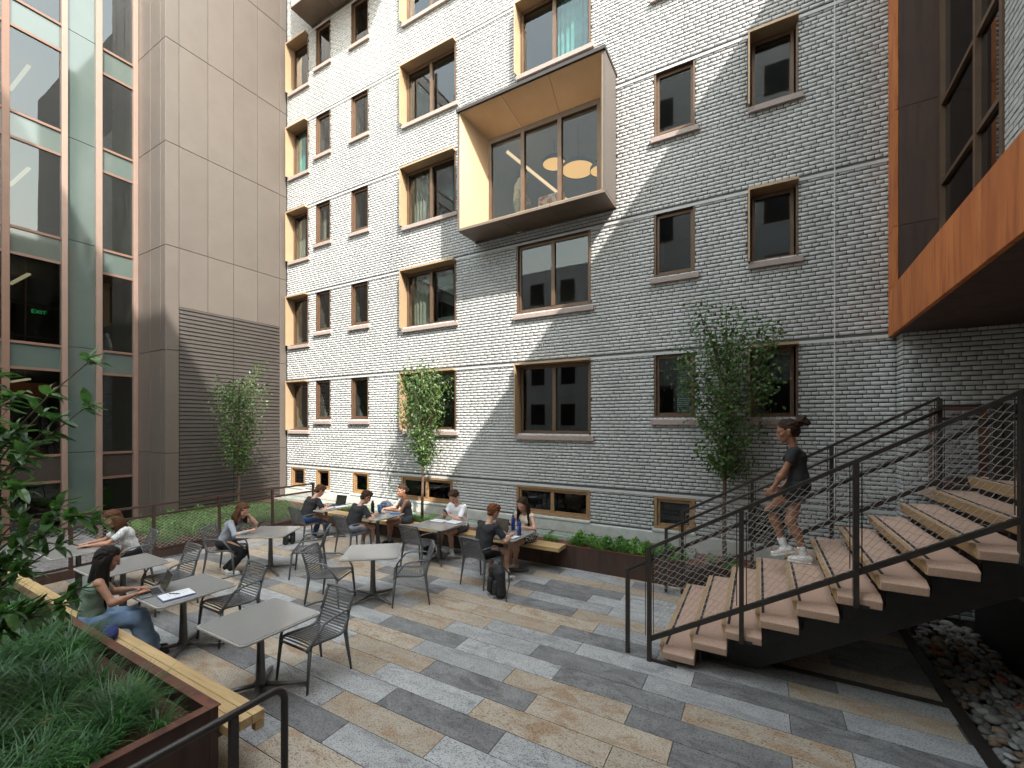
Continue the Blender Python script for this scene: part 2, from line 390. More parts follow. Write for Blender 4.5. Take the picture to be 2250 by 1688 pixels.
bm_ = [npmesh('brick', brick_co(BL-jv, CH-jt*1.1, .020, r), BF, M['brick1']) for r in (-1,-.5,0,.5,1)]
for i in own:
    b = bricks[i]; o = link('brick', random.choice(bm_), bld)
    o.location = (b[0], (WY if b[4]==0 else WY2)+.006+random.uniform(-.002,.002), b[2])
# belts (thin projecting ledges at every floor)
for z in belts:
    segs = [(XL, XR-.004)]
    for h in [BAY, BAY2]:
        if h[2] < z < h[3]:
            segs = [q for a, b in segs for q in ((a, min(b, h[0])), (max(a, h[1]), b)) if q[1]-q[0] > .05]
    m_ = MB()
    for a, b in segs:
        m_.box(a, b, WY-.026, WY+.003, z-CH*.5+.012, z+CH*.5-.006)
    m_.build('belt_course', M['belt'], bld)
m_ = MB(); m_.box(1.05, 1.066, WY-.028, WY-.009, 1.40, 16.8)
m_.build('expansion_joint_strip', mat('joint_strip', (.5,.49,.47), (.56,.55,.53), 9, .6), bld)
# ---- windows
def slab(mb, x0, x1, y0, y1, z0, z1, m=0): mb.box(x0, x1, y0, y1, z0, z1, m)
def window(x0, x1, z0, z1, style, n):
    two = style in ('hood2', 'plain2') or (style == 'base' and x1-x0 > 1.2)
    fr = MB(); t = .055; hood = style.startswith('hood')
    yf = WY+.105 if hood else (WY+.045 if style != 'base' else WY+.02)       # face of sash
    yo = WY+.06 if hood else (WY-.014 if style != 'base' else WY-.02)
    xa, xb, za, zb = (x0+.05, x1-.05, z0+.002, z1-.05) if hood else (x0, x1, z0, z1)
    if not hood:   # lining
        d = .03 if style != 'base' else .05
        for q in ((xa,xa+d,za,zb),(xb-d,xb,za,zb),(xa+d,xb-d,zb-d,zb),(xa+d,xb-d,za,za+d)): fr.box(q[0],q[1],yo,yf+.10,q[2],q[3])
        xa += d; xb -= d; za += d; zb -= d
    for q in ((xa,xa+t,za,zb),(xb-t,xb,za,zb),(xa+t,xb-t,zb-t*1.2,zb),(xa+t,xb-t,za,za+t)): fr.box(q[0]+.002,q[1]-.002,yf,yf+.07,q[2]+.002,q[3]-.002)
    if two: fr.box((xa+xb)/2-.04, (xa+xb)/2+.04, yf-.012, yf+.068, za+t+.004, zb-t*1.2-.004)
    f = fr.build('window', M['baseframe'] if style == 'base' else M['bronze'], bld)
    pn = MB()
    if two:
        xm = (xa+xb)/2
        for a, b in ((xa+t-.004, xm-.036),(xm+.036, xb-t+.004)):
            p = MB(); p.box(a, b, yf+.03, yf+.042, za+t-.004, zb-t*1.2+.004); p.build('pane', M['dglass'] if (style=='base' or (n==0 and x0>-6)) else M['glass'], f)
    else:
        p = MB(); p.box(xa+t-.004, xb-t+.004, yf+.03, yf+.042, za+t-.004, zb-t*1.2+.004); p.build('pane', M['dglass'] if style == 'base' else M['glass'], f)
    # room behind
    r = MB(); d = 1.5; yb = WY+.31
    r.quad((x0-.15,yb+d,z0-.1),(x1+.15,yb+d,z0-.1),(x1+.15,yb+d,z1+.1),(x0-.15,yb+d,z1+.1))
    r.quad((x0-.15,yb,z0-.1),(x0-.15,yb+d,z0-.1),(x0-.15,yb+d,z1+.1),(x0-.15,yb,z1+.1))
    r.quad((x1+.15,yb+d,z0-.1),(x1+.15,yb,z0-.1),(x1+.15,yb,z1+.1),(x1+.15,yb+d,z1+.1))
    r.quad((x0-.15,yb,z1+.1),(x0-.15,yb+d,z1+.1),(x1+.15,yb+d,z1+.1),(x1+.15,yb,z1+.1))
    r.quad((x0-.15,yb,z0-.1),(x1+.15,yb,z0-.1),(x1+.15,yb+d,z0-.1),(x0-.15,yb+d,z0-.1))
    r.build('interior', M['room'], f)
    def pleat(a, b, mt, zt=None, za_=None, nm='curtain'):
        c = MB(); k_ = max(6, int((b-a)/.035)); pts = []
        for i in range(k_+1):
            pts.append((a+(b-a)*i/k_, yf+.16+.022*math.sin(i*1.9)+.008*math.sin(i*.7)))
        for (u,v),(u2,v2) in zip(pts[:-1], pts[1:]):
            c.quad((u,v,za+.02),(u2,v2,za+.02),(u2,v2,zb-.02),(u,v,zb-.02))
        c.build(nm, mt, f, smooth=True)
    if style == 'hood2' and n in (1,2): pleat(xa+.12, xa+.62, M['curtain'])
    if style == 'hood2' and n == 3 and x0 > -6: pleat(xa+.85, xb-.06, M['teal'])
    if style == 'hood2' and n == 0: pleat(xa+.05, xa+.30, M['curtain'])
    if style == 'plain' and n == 2 and x0 < -11: pleat(xa+.05, xa+.22, M['curtain'])
    if style == 'hood' and x0 < -10 and n in (2,3): pleat(xa+.08, xa+.42, M['teal'] if n == 3 else M['curtain'])
    if style == 'plain' and n == 0 and x0 > -3:
        c = MB()
        for i in range(26):
            z = za+.08+i*.04
            if z < zb-.08: c.quad((xa+.36,yf+.10,z),(xb-.06,yf+.10,z),(xb-.06,yf+.135,z+.022),(xa+.36,yf+.135,z+.022))
        c.build('blind', M['blind'], f)
    if hood:
        h = MB(); q = .15; e = .028
        h.box(x0, x0+e, WY-q, WY+.30, z0-.03, z1-.03)                       # left jamb plate
        h.hexa([(x0,WY-q,z1-.03),(x1+.004,WY-q,z1-.03),(x1+.004,WY+.30,z1-.05),(x0,WY+.30,z1-.05),
                (x0,WY-q,z1+.012),(x1+.004,WY-q,z1+.012),(x1+.004,WY+.30,z1+.012),(x0,WY+.30,z1+.012)])
        h.build('hood', M['gold'], f)
        h = MB(); h.box(x1-e, x1, WY-.03, WY+.30, z0-.03, z1-.052); h.box(x0+e+.002, x1-e-.002, WY+.0, WY+.30, z0-.03, z0-.002); h.build('reveal_plate', M['bronze'], f)
    if style != 'base':
        s_ = MB(); o_ = .07 if not hood else .0
        s_.hexa([(x0-o_+.004,WY-.075,z0-.145),(x1+.075,WY-.075,z0-.145),(x1+.075,WY+.003,z0-.145),(x0-o_+.004,WY+.003,z0-.145),
                 (x0-o_+.004,WY-.075,z0-.048),(x1+.075,WY-.075,z0-.048),(x1+.075,WY+.003,z0-.032),(x0-o_+.004,WY+.003,z0-.032)])
        s_.build('sill', M['sill'], f, bevel=.006)
    else:
        s_ = MB(); s_.box(x0-.02, x1+.02, WY-.12, WY+.02, z0-.05, z0-.004); s_.build('sill', M['conc'], f, bevel=.006)
for o_ in OP: window(*o_)
# ---- louvre vent low on the wall
v = MB(); x0,x1,z0,z1 = LOUV
for q in ((x0,x0+.04,z0,z1),(x1-.04,x1,z0,z1),(x0+.04,x1-.04,z1-.04,z1),(x0+.04,x1-.04,z0,z0+.04)): v.box(q[0],q[1],WY-.03,WY+.1,q[2],q[3])
v.box(x0,x1,WY+.1,WY+.12,z0,z1)
vt = v.build('louver_vent', M['dark'], bld)
for i in range(9):
    s_ = MB(); z = z0+.06+i*.058; s_.hexa([(x0+.042,WY-.02,z),(x1-.042,WY-.02,z),(x1-.042,WY+.06,z+.03),(x0+.042,WY+.06,z+.03),(x0+.042,WY-.02,z+.008),(x1-.042,WY-.02,z+.008),(x1-.042,WY+.06,z+.038),(x0+.042,WY+.06,z+.038)])
    s_.build('slat', M['dark'], vt)
# ---- projecting bays
def bay(x0, x1, z0, z1, full=True):
    yq = 7.945; e = .05
    b = MB()
    b.box(x0, x0+e, yq, WY+.3, z0+e, z1-e)
    sh = b.build('bay', M['panel'], bld); b = MB(); b.box(x1-e, x1, yq, WY+.3, z0+e, z1-e); b.build('side_panel', M['panel'], sh)
    t = MB(); t.box(x0-.015, x1+.015, yq-.04, WY+.3, z1-e+.002, z1+.02); t.build('bay_roof', M['dark'], sh)
    n = 3; wv = (x1-x0)/n
    for i in range(n):
        t = MB(); t.box(x0+i*wv+.004, x0+(i+1)*wv-.004, yq, WY-.002, z0, z0+e-.002); t.build('underside_panel', M['soffit'], sh)
    xi0, xi1, zi0, zi1 = x0+.40, x1-.30, z0+.14, z1-.40; yi = WY-.06
    for i in range(n):   # splayed soffit panels
        a0 = x0+e+(x1-x0-2*e)*i/n; a1 = x0+e+(x1-x0-2*e)*(i+1)/n-.006; c0 = xi0+(xi1-xi0)*i/n; c1 = xi0+(xi1-xi0)*(i+1)/n-.006
        t = MB(); t.hexa([(a0,yq+.004,z1-e-.012),(a1,yq+.004,z1-e-.012),(c1,yi,zi1),(c0,yi,zi1),(a0,yq+.004,z1-e-.002),(a1,yq+.004,z1-e-.002),(c1,yi,zi1+.012),(c0,yi,zi1+.012)])
        t.build('soffit_panel', M['gold'], sh)
    t = MB(); t.hexa([(x0+e+.002,yq+.004,z0+e),(x0+e+.014,yq+.004,z0+e),(xi0+.012,yi,zi0),(xi0,yi,zi0),(x0+e+.002,yq+.004,z1-e-.014),(x0+e+.014,yq+.004,z1-e-.014),(xi0+.012,yi,zi1-.002),(xi0,yi,zi1-.002)])
    t.build('jamb_panel', M['gold'], sh)
    t = MB(); t.hexa([(x1-e-.014,yq+.004,z0+e),(x1-e-.002,yq+.004,z0+e),(xi1,yi,zi0),(xi1-.012,yi,zi0),(x1-e-.014,yq+.004,z1-e-.014),(x1-e-.002,yq+.004,z1-e-.014),(xi1,yi,zi1-.002),(xi1-.012,yi,zi1-.002)])
    t.build('jamb_panel', M['gold'], sh)
    t = MB(); t.hexa([(x0+e,yq+.004,z0+e+.002),(x1-e,yq+.004,z0+e+.002),(xi1,yi,zi0-.012),(xi0,yi,zi0-.012),(x0+e,yq+.004,z0+e+.012),(x1-e,yq+.004,z0+e+.012),(xi1,yi,zi0),(xi0,yi,zi0)])
    t.build('floor_panel', M['gold'], sh)
    # glazing
    f = MB(); t_ = .07; g0, g1, h0, h1 = xi0+.013, xi1-.013, zi0+.002, zi1-.004
    for q in ((g0,g0+t_,h0,h1),(g1-t_,g1,h0,h1),(g0+t_,g1-t_,h1-t_*1.6,h1),(g0+t_,g1-t_,h0,h0+t_)): f.box(q[0],q[1],yi+.002,yi+.10,q[2],q[3])
    third = (g1-g0)/3
    for i in (1,2): f.box(g0+third*i-.045, g0+third*i+.045, yi-.012, yi+.098, h0+t_, h1-t_*1.6)
    f.build('bay_frame', M['bronze'], sh)
    for i in range(3):
        p = MB(); a = g0+third*i+(.045 if i else t_); c = g0+third*(i+1)-(.045 if i < 2 else t_)
        p.box(a-.003, c+.003, yi+.04, yi+.052, h0+t_-.003, h1-t_*1.6+.003); p.build('pane', M['bglass'], sh)
    r = MB(); yb = WY+.31; Y2 = yb+4; ra, rb, rc, rd = x0-.3, x1+.3, z0+.02, z1-.02
    r.quad((ra,Y2,rc),(rb,Y2,rc),(rb,Y2,rd),(ra,Y2,rd)); r.quad((ra,yb,rc),(ra,Y2,rc),(ra,Y2,rd),(ra,yb,rd)); r.quad((rb,Y2,rc),(rb,yb,rc),(rb,yb,rd),(rb,Y2,rd))
    r.quad((ra,yb,rd),(ra,Y2,rd),(rb,Y2,rd),(rb,yb,rd)); r.quad((ra,yb,rc),(rb,yb,rc),(rb,Y2,rc),(ra,Y2,rc))
    r.build('lounge', M['roomw'], sh)
    return sh
b1 = bay(*BAY); bay(*BAY2)
# things inside the lounge behind the bay
M['lampd'] = mat('lamp_shell', (.03,.045,.05), None, 3, .5)
def pendant(x, y, z, r, lbl):
    t = thing('pendant_lamp', lbl, 'lamp', (x, y, z), 0, 'round pendant lamps in the bay lounge')
    d = MB(); d.lathe([(.02,.19),(r*.75,.16),(r*.98,.08),(r,.0),(r*.96,.0),(r*.9,.07),(.02,.15)], (0,0,0), 28); d.build('shade', M['lampd'], t, smooth=True)
    d = MB(); d.lathe([(.001,.012),(r*.94,.012),(r*.94,.02),(.001,.02)], (0,0,0), 28); d.build('lamp_disc', M['lamp'], t)
    d = MB(); d.tube([(0,0,.18),(0,0,9.77-z)], .006, 5); d.build('cord', M['black'], t)
pendant(-4.42, 9.9, 9.16, .30, 'smaller round pendant lamp in the bay beside the middle mullion')
pendant(-3.72, 9.7, 8.72, .40, 'largest glowing round pendant lamp in the bay lounge')
pendant(-3.05, 9.4, 8.35, .26, 'round pendant lamp cut by the right edge of the bay glass')
l = MB(); l.bar((-5.5,9.4,9.55),(-4.35,10.6,8.55), .06, .05); o = l.build('linear_lamp', M['strip']); tag(o, 'long glowing strip lamp running diagonally behind the bay glass', 'lamp')
am = thing('armchair', 'armchair with red and cream pattern seen through the bay glass', 'armchair', (-4.2, 9.25, 7.11))
d = MB(); d.box(-.33,.33,-.08,.08,.35,.95); d.build('backrest', M['pinks'], am, bevel=.06, seg=3)
d = MB(); d.box(-.33,.33,.1,.65,.25,.45); d.build('seat', M['pinks'], am, bevel=.05, seg=3)
for x in (-.28,.28):
    for y in (.0,.58):
        d = MB(); d.tube([(x,y,.26),(x,y,0)], [.02,.014], 6); d.build('leg', M['bronze'], am)

# ================================================================ tan metal-panel building
XT = -13.345
tb = thing('panel_building', 'tan metal panel building with dark louvred base in the courtyard corner', 'building')
c = MB(); c.box(-18, XT-.03, 5.362, 9.2, -.3, 21.5); c.box(-18, XT-.03, 9.2, 12, -.3, 21.5); c.build('core', M['black'], tb)
ye = [5.332,5.64,6.333,7.015,7.71,8.413,8.64]; ze = [-.3,1.95,4.65,7.37,10.06,12.75,15.45,18.1,21.4]
for i in range(6):
    for j in range(len(ze)-1):
        z0, z1 = ze[j], ze[j+1]
        if 0 < i < 5:
            if z1 <= 4.66: continue
            if z0 < 5.8: z0 = 5.81
        m_ = MB(); m_.box(XT-.028, XT, ye[i]+.006 if i else ye[i], ye[i+1]-.006, z0+.006, z1-.006)
        m_.build('panel', M['panel'], tb, bevel=.004, seg=1)
for (a, b) in ((5.64,7.015),(7.015,8.413)):
    for (z0, z1) in ((.35,1.95),(1.95,4.65),(4.65,5.80)):
        m_ = MB(); m_.box(XT-.028, XT-.018, a+.006, b-.006, z0+.006, z1-.006)
        z = z0+.02
        while z < z1-.03:
            m_.hexa([(XT-.018,a+.008,z),(XT+.004,a+.008,z+.012),(XT+.004,b-.008,z+.012),(XT-.018,b-.008,z),(XT-.018,a+.008,z+.09),(XT-.012,a+.008,z+.088),(XT-.012,b-.008,z+.088),(XT-.018,b-.008,z+.09)])
            z += .108
        o = m_.build('louver_panel', M['louver'], tb)
    m_ = MB(); m_.box(XT-.028, XT, a+.006, b-.006, -.29, .34); m_.build('panel', M['louver'], tb)
XC = -14.996; xs = [XT-.004,-13.62,-14.2,XC+.03]
for i in range(3):
    for j in range(len(ze)-1):
        m_ = MB(); m_.box(xs[i+1]+.006, xs[i]-(.006 if i else .0), 5.334, 5.36, ze[j]+.006, ze[j+1]-.006); m_.build('panel', M['panel'], tb, bevel=.004, seg=1)
# ================================================================ glass building (curtain wall)
gb = thing('glass_building', 'glass curtain wall building with rose metal mullions at the left edge', 'building')
for y0, y1, d in ((-2.3,-2.2,.10),(-.62,-.52,.08),(1.0,1.1,.10),(2.845,2.97,.05),(3.815,3.922,.10),(4.452,4.575,.10),(5.225,5.33,.10)):
    m_ = MB(); m_.box(XC-.08, XC+d, y0, y1, -.3, 21.4); m_.build('mullion', M['mullion'] if y0 > 3 else M['transom'], gb, bevel=.005, seg=1)
spz = [(1.30,1.95),(4.03,4.63),(6.68,7.29),(9.35,9.95),(11.93,12.57),(14.6,15.2),(17.3,17.9),(20.,20.6)]
def glaz(y0, y1, vis=True):
    zs = -.25
    for (a, b) in spz:
        p = MB(); p.box(XC-.02, XC-.008, y0, y1, zs+.03, a-.03)
        p.build('vision_pane', M['cglass'], gb)
        s_ = MB(); s_.box(XC-.022, XC-.008, y0, y1, a+.03, b-.03); s_.build('spandrel_panel', M['spandrel'] if a > 2 else M['dark'], gb)
        for z in (a, b):
            t = MB(); t.box(XC-.06, XC+.03, y0, y1, z-.03, z+.03); t.build('transom', M['transom'], gb)
        zs = b
for y0, y1 in ((4.575,5.225),(2.97,3.815),(1.10,2.845),(-.52,1.0),(-2.2,-.62)): glaz(y0, y1)
zs = -.25
for z in (2.0, 4.66, 7.33, 9.89, 12.58, 15.3, 18.0, 21.3):
    s_ = MB(); s_.box(XC-.012, XC+.012, 3.922, 4.452, zs+.008, z-.008); s_.build('frosted_panel', M['spandrel'], gb); zs = z
# interior floors, ceilings with strip lights and orange wood core
for i, (a, b) in enumerate(spz[:-1]):
    f = MB(); f.box(-21, XC-.1, -4, 5.33, a+.05, b-.05); f.build('floor_slab', M['room'], gb)
r = MB(); r.box(-21.1, -21, -4, 5.33, -.3, 21); r.build('back_wall', M['room'], gb)
r = MB(); r.box(-21, XC-.1, 5.335, 5.36, -.3, 21); r.build('end_wall', M['room'], gb)
r = MB(); r.box(-18.2, -18, .5, 3.3, -.3, 6.6); r.build('wood_wall', M['wood'], gb)
for k_, (a, b) in enumerate(spz[1:5]):
    for y in (2.2, 3.5):
        t = MB(); t.bar((-16.0, y, a-.18), (-17.6, y, a-.18), .07, .04); t.build('strip_light', M['strip'], gb)
def exit_sign(loc, lbl):
    t = thing('exit_sign', lbl, 'sign', loc); t.scale = (.6,.6,.6)
    b = MB(); b.box(-.02,0,-.22,.22,-.11,.11); b.build('sign_body', M['roomw'] if loc[2] < 3 else M['black'], t)
    cu = bpy.data.curves.new('txt', 'FONT'); cu.body = 'EXIT'; cu.size = .22; cu.align_x = 'CENTER'; cu.align_y = 'CENTER'; cu.extrude = .004
    to = bpy.data.objects.new('txt', cu); col.objects.link(to); dg = bpy.context.evaluated_depsgraph_get()
    me = bpy.data.meshes.new_from_object(to.evaluated_get(dg)); bpy.data.objects.remove(to)
    me.materials.clear(); me.materials.append(M['exit'])
    lo = link('lettering', me, t); lo.rotation_euler = (R(90), 0, R(90)); lo.location = (.006,0,0)
exit_sign((-15.6, 3.58, 5.50), 'green EXIT sign glowing behind the glass above the orange wood wall')
exit_sign((-15.4, 2.72, 1.70), 'EXIT sign on white backing low behind the glass, half hidden by leaves')
# ================================================================ buildings behind the camera (seen only as reflections and shade)
ob = thing('opposite_building', 'white brick building closing the courtyard behind the camera', 'building')
m_ = MB(); m_.box(-4.9, 9, -8, -4, -.3, 23.3); m_.box(-20,-4.92,-11,-9,-.3,13.0); m_.build('wall', mat('white_brick_far', (.68,.68,.67), (.76,.76,.75), 5, .7), ob)
for n in range(7):
    for x in (-4.4,-2.2,.2,3,6):
        m_ = MB(); m_.box(x, x+.9, -4.02, -3.97, 3.2+n*2.712, 4.5+n*2.712); m_.build('window', M['bronze'], ob)
        p_ = MB(); p_.box(x+.06, x+.84, -3.99, -3.965, 3.26+n*2.712, 4.44+n*2.712); p_.build('pane', M['black'], ob)
for n in range(4):
    for x in (-18.5,-16,-13.6,-11.4,-9.2,-7.0):
        m_ = MB(); m_.box(x, x+1.0, -9.02, -8.97, 2.6+n*2.712, 4.0+n*2.712); m_.build('window', M['bronze'], ob)
        p_ = MB(); p_.box(x+.07, x+.93, -8.99, -8.965, 2.67+n*2.712, 3.93+n*2.712); p_.build('pane', M['black'], ob)
sb = thing('side_building', 'white brick side wing to the right, beyond the frame', 'building')
m_ = MB(); m_.box(4.7, 9, -4, 8.3, -.3, 12.0); m_.build('wall', mat('white_brick_side', (.68,.68,.67), (.76,.76,.75), 5, .7), sb)
# ================================================================ overhanging weathered steel volume at the right
cx_ = thing('steel_clad_bay', 'rust orange weathered steel bay overhanging the stair at the right edge', 'building', (1.724, 8.66, 0), R(-2.0))
# local: x outwards to the right, y = along towards the wall is +; face at x=0, near end stretched out of view to shade the patio
YN = -10.2
def cb(name, m_, *b, **k): q = MB(); q.box(*b); return q.build(name, m_, cx_, **k)
seams = [0,-1.35,-2.5,-3.6,-4.7,-5.8,YN]
for a, b in zip(seams[1:], seams[:-1]):
    cb('band_panel', M['corten'], 0, .05, a+.007, b-.007, 4.05, 4.755, bevel=.004, seg=1)
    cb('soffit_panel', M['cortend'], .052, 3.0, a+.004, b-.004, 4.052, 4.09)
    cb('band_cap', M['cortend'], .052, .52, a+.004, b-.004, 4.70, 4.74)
for z0, z1 in ((4.758,5.6),(5.606,7.3),(7.306,9.3),(9.306,12.0)):
    cb('fin_panel', M['corten'], 0, .05, -.40, -.004, z0, z1, bevel=.004, seg=1)
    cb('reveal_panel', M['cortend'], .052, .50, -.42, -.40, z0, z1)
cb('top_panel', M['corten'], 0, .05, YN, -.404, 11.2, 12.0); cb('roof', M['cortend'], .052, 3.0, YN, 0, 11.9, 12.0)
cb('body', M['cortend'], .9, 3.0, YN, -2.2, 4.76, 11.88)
gx = .50
for y in (-.47,-1.72,-2.42):
    cb('mullion', M['bronze'], gx-.03, gx+.09, y-.035, y+.035, 4.742, 11.89)
for z in (6.05, 7.15, 8.75, 10.2):
    cb('transom', M['bronze'], gx-.02, gx+.07, -1.685, -.505, z-.03, z+.03); cb('transom', M['bronze'], gx-.02, gx+.07, -2.385, -1.755, z-.03, z+.03)
zs = [4.742,6.05,7.15,8.75,10.2,11.89]
for a, b in zip(zs[:-1], zs[1:]):
    cb('pane', M['dglass'], gx+.02, gx+.03, -1.686, -.504, a+.029, b-.029); cb('pane', M['dglass'], gx+.02, gx+.03, -2.386, -1.754, a+.029, b-.029)
cb('inner_room', M['room'], gx+.75, gx+.8, -2.6, -.3, 4.745, 11.88)
pb = MB(); 
k = 0; z = 4.745
bb = []
while z < 11.8:
    y = -2.46-(BL/2 if k%2 else 0)
    if k % 2: pb.box(gx-.012, gx+.05, y+jt, -2.46, z+jt/2, z+CH-jt/2)
    while y > -5.9:
        pb.box(gx-.012+random.uniform(-.003,.003), gx+.05, y-BL+jt, y, z+jt/2, z+CH-jt/2); y -= BL
    z += CH; k += 1
o = pb.build('brick_pier_courses', M['brick'], cx_); o['kind'] = 'stuff'
cb('pier_backing', M['mortar'], gx+.0, gx+.3, YN, -2.46, 4.742, 11.88)

# ================================================================ patio of long stone pavers
PX0, PX1, PY0, PY1 = -10.52, 1.585, .30, 7.655
m_ = MB(); m_.box(PX0, PX1, PY0, PY1, -.30, -.012)
patio = structure(m_.build('patio', M['grout']), 'courtyard patio of long grey and tan stone pavers', 'patio')
PL, PW = 1.298, .3028
pm = {}
def paver_mesh(L, k):
    key = (round(L,3), k)
    if key not in pm:
        q = MB(); q.box(.0035, L-.0035, .0035, PW-.0035, -.03, 0); pm[key] = q.mesh('paver', M[('paverL','paverD','paverT')[k]])
    return pm[key]
r0 = 3.028; row = math.floor((PY0-r0)/PW)
prev = {}
# tiles whose colour can be read in the photograph: (row, x centre) -> colour
known = {}
def K(row, *xs):
    for x, k in xs: known.setdefault(row, []).append((x, k))
cnt = 0
while r0+row*PW < PY1-.02:
    y = r0+row*PW; off = -1.954 if row % 2 == 0 else -2.385
    off += .012*(row-0)*.6
    x = off - math.ceil((off-PX0)/PL)*PL; last = None; i = 0
    while x < PX1:
        a, b = max(x, PX0), min(x+PL, PX1)
        if b-a > .05:
            h = rng.random()
            k = 0 if h < .42 else (1 if h < .70 else 2)
            if k == last and rng.random() < .8: k = (k+1+int(rng.random()*2)) % 3
            for (kx, kk) in known.get(row, []):
                if abs(kx-(x+PL/2)) < .35: k = kk
            last = k
            o = link('paver', paver_mesh(b-a, k), patio); o.location = (a, y, random.uniform(-.0012,.0006))
            cnt += 1
        x += PL
    row += 1
# edge strip, drain and river-stone bed
m_ = MB(); m_.box(1.587, 1.70, .3, 8.30, -.30, .004); tag(m_.build('edge_strip', M['dark'], bevel=.003), 'dark steel strip edging the paving beside the stone bed', 'edging')
m_ = MB(); m_.box(.0, 1.583, 5.70, 5.79, .001, .006); tag(m_.build('dark_band', M['dark']), 'thin dark drain channel crossing the paving under the stair', 'drain')  # thin dark strip laid flat across the pavers
m_ = MB(); m_.box(1.703, 2.52, .3, 8.30, -.30, -.10)
gbed = structure(m_.build('stone_bed', M['soil']), 'bed of rounded river stones beside the paving', 'stone bed')
sm = []
for k in range(8):
    bmm = bmesh.new(); bmesh.ops.create_icosphere(bmm, subdivisions=2, radius=1)
    sx, sy, sz = random.uniform(.85,1.25), random.uniform(.65,.95), random.uniform(.40,.6); ph = [random.uniform(0,6) for _ in range(6)]
    for v_ in bmm.verts:
        c = v_.co; n = 1+.10*math.sin(2.3*c.x+ph[0])+.09*math.sin(2.9*c.y+ph[1])+.08*math.sin(3.1*c.z+ph[2]+c.x*2)
        v_.co = Vector((c.x*sx*n, c.y*sy*n, c.z*sz*n))
    me = bpy.data.meshes.new('stone'); bmm.to_mesh(me); bmm.free()
    me.polygons.foreach_set('use_smooth', [True]*len(me.polygons)); sm.append(me)
smat = [mat('stone_grey', (.13,.125,.12),(.24,.235,.22),9,.7,bump=.2,vary=.4), mat('stone_brown',(.19,.125,.085),(.27,.19,.13),9,.7,bump=.2,vary=.35), mat('stone_red',(.30,.09,.045),(.36,.13,.07),9,.7,bump=.2,vary=.1), mat('stone_pale',(.26,.25,.24),(.34,.33,.31),9,.7,bump=.2,vary=.2)]
smm = [[], [], [], []]
for me in sm:
    for i in range(4):
        q = me.copy(); q.materials.append(smat[i]); smm[i].append(q)
stones = []
y = 2.6
while y < 8.28:
    x = 1.76
    st = .075
    while x < 2.50:
        s_ = random.choice([.035,.045,.05,.06,.075])
        stones.append((x+random.uniform(-.03,.03), y+random.uniform(-.03,.03), random.uniform(-.09,-.03), s_)); x += st
    y += st
stones.sort(key=lambda s: (s[0]**2+s[1]**2))
vis = [s for s in stones if -500 < proj((s[0],s[1],0))[0] < 2280]
SV = []; SF = []; n0 = 0
for i, s in enumerate(vis):
    kind = random.choices([0,1,2,3],[.55,.33,.02,.10])[0]
    if i < 300:
        o = link('stone', random.choice(smm[kind]), gbed); o.location = s[:3]; o.scale = (s[3],)*3; o.rotation_euler = (random.uniform(-.3,.3), random.uniform(-.3,.3), random.uniform(0,6.3))
    else:
        me = random.choice(sm); co = np.empty(len(me.vertices)*3); me.vertices.foreach_get('co', co); co = co.reshape(-1,3)*s[3]
        t = random.uniform(0,6.3); c_, s__ = math.cos(t), math.sin(t); co = np.stack([co[:,0]*c_-co[:,1]*s__, co[:,0]*s__+co[:,1]*c_, co[:,2]], 1)+np.array(s[:3])
        SV.append(co); SF.append(np.array([p.vertices[:] for p in me.polygons])+n0); n0 += len(co)
if SV:
    o = link('small_stones', npmesh('small_stones', np.concatenate(SV), np.concatenate(SF), mat('stone_mix',(.18,.16,.14),(.32,.29,.26),9,.7,vary=.5,island=True), smooth=True), gbed); o['kind'] = 'stuff'
scn = thing('mesh_screen', 'dark perforated steel screen with rail standing behind the river stones', 'screen', (2.56, 0, 0))
m_ = MB(); m_.box(0,.02,3.0,8.28,-.25,.95); m_.build('screen_sheet', M['black'], scn)
m_ = MB(); m_.bar((-.02,3.0,.80),(-.02,8.28,.80),.04,.05); m_.build('rail', M['metal'], scn)
# ================================================================ steel stair with precast treads
RI, GO, SX, YA, YB = .19, .321, -.975, 5.13, 7.39
st = thing('stair', 'steel stair with pink precast treads and wire mesh rails rising to the right', 'stair')
NT = 12
for i in range(NT):
    z = RI*(i+1); x = SX+GO*i
    prof = [(YA,-.045),(YA+.015,-.125),(YB,-.125),(YB,0),(YA+.09,0)]   # y,z
    t = MB()
    t.prism([(y,zz) for y,zz in prof], lambda u,v,t_: (t_, u, z+v), x+.02, x+GO+.035)
    # front edge piece slightly undercut
    tr = t.build('tread', M['tread'], st, bevel=.006)
    q = MB(); q.hexa([(x+.012,YA+.02,z-.12),(x+.0195,YA+.02,z-.12),(x+.0195,YB,z-.12),(x+.012,YB,z-.12),(x-.022,YA+.07,z-.004),(x+.0195,YA+.07,z-.004),(x+.0195,YB,z-.004),(x-.022,YB,z-.004)])
    q.build('nosing_edge', M['ochre'], tr)
    q = MB(); q.box(x+.035, x+.06, YA+.10, YB-.02, z+.001, z+.005); q.build('grip_strip', M['black'], tr)
    q = MB()
    for j in range(7): q.bar((x+.07, YA+.12, z-.30+j*.022),(x+.07, YB-.05, z-.30+j*.022), .006, .012)
    q.box(x+.08, x+.086, YA+.12, YB-.05, z-.32, z-.13)
    q.build('riser_grille', M['dark'], st)
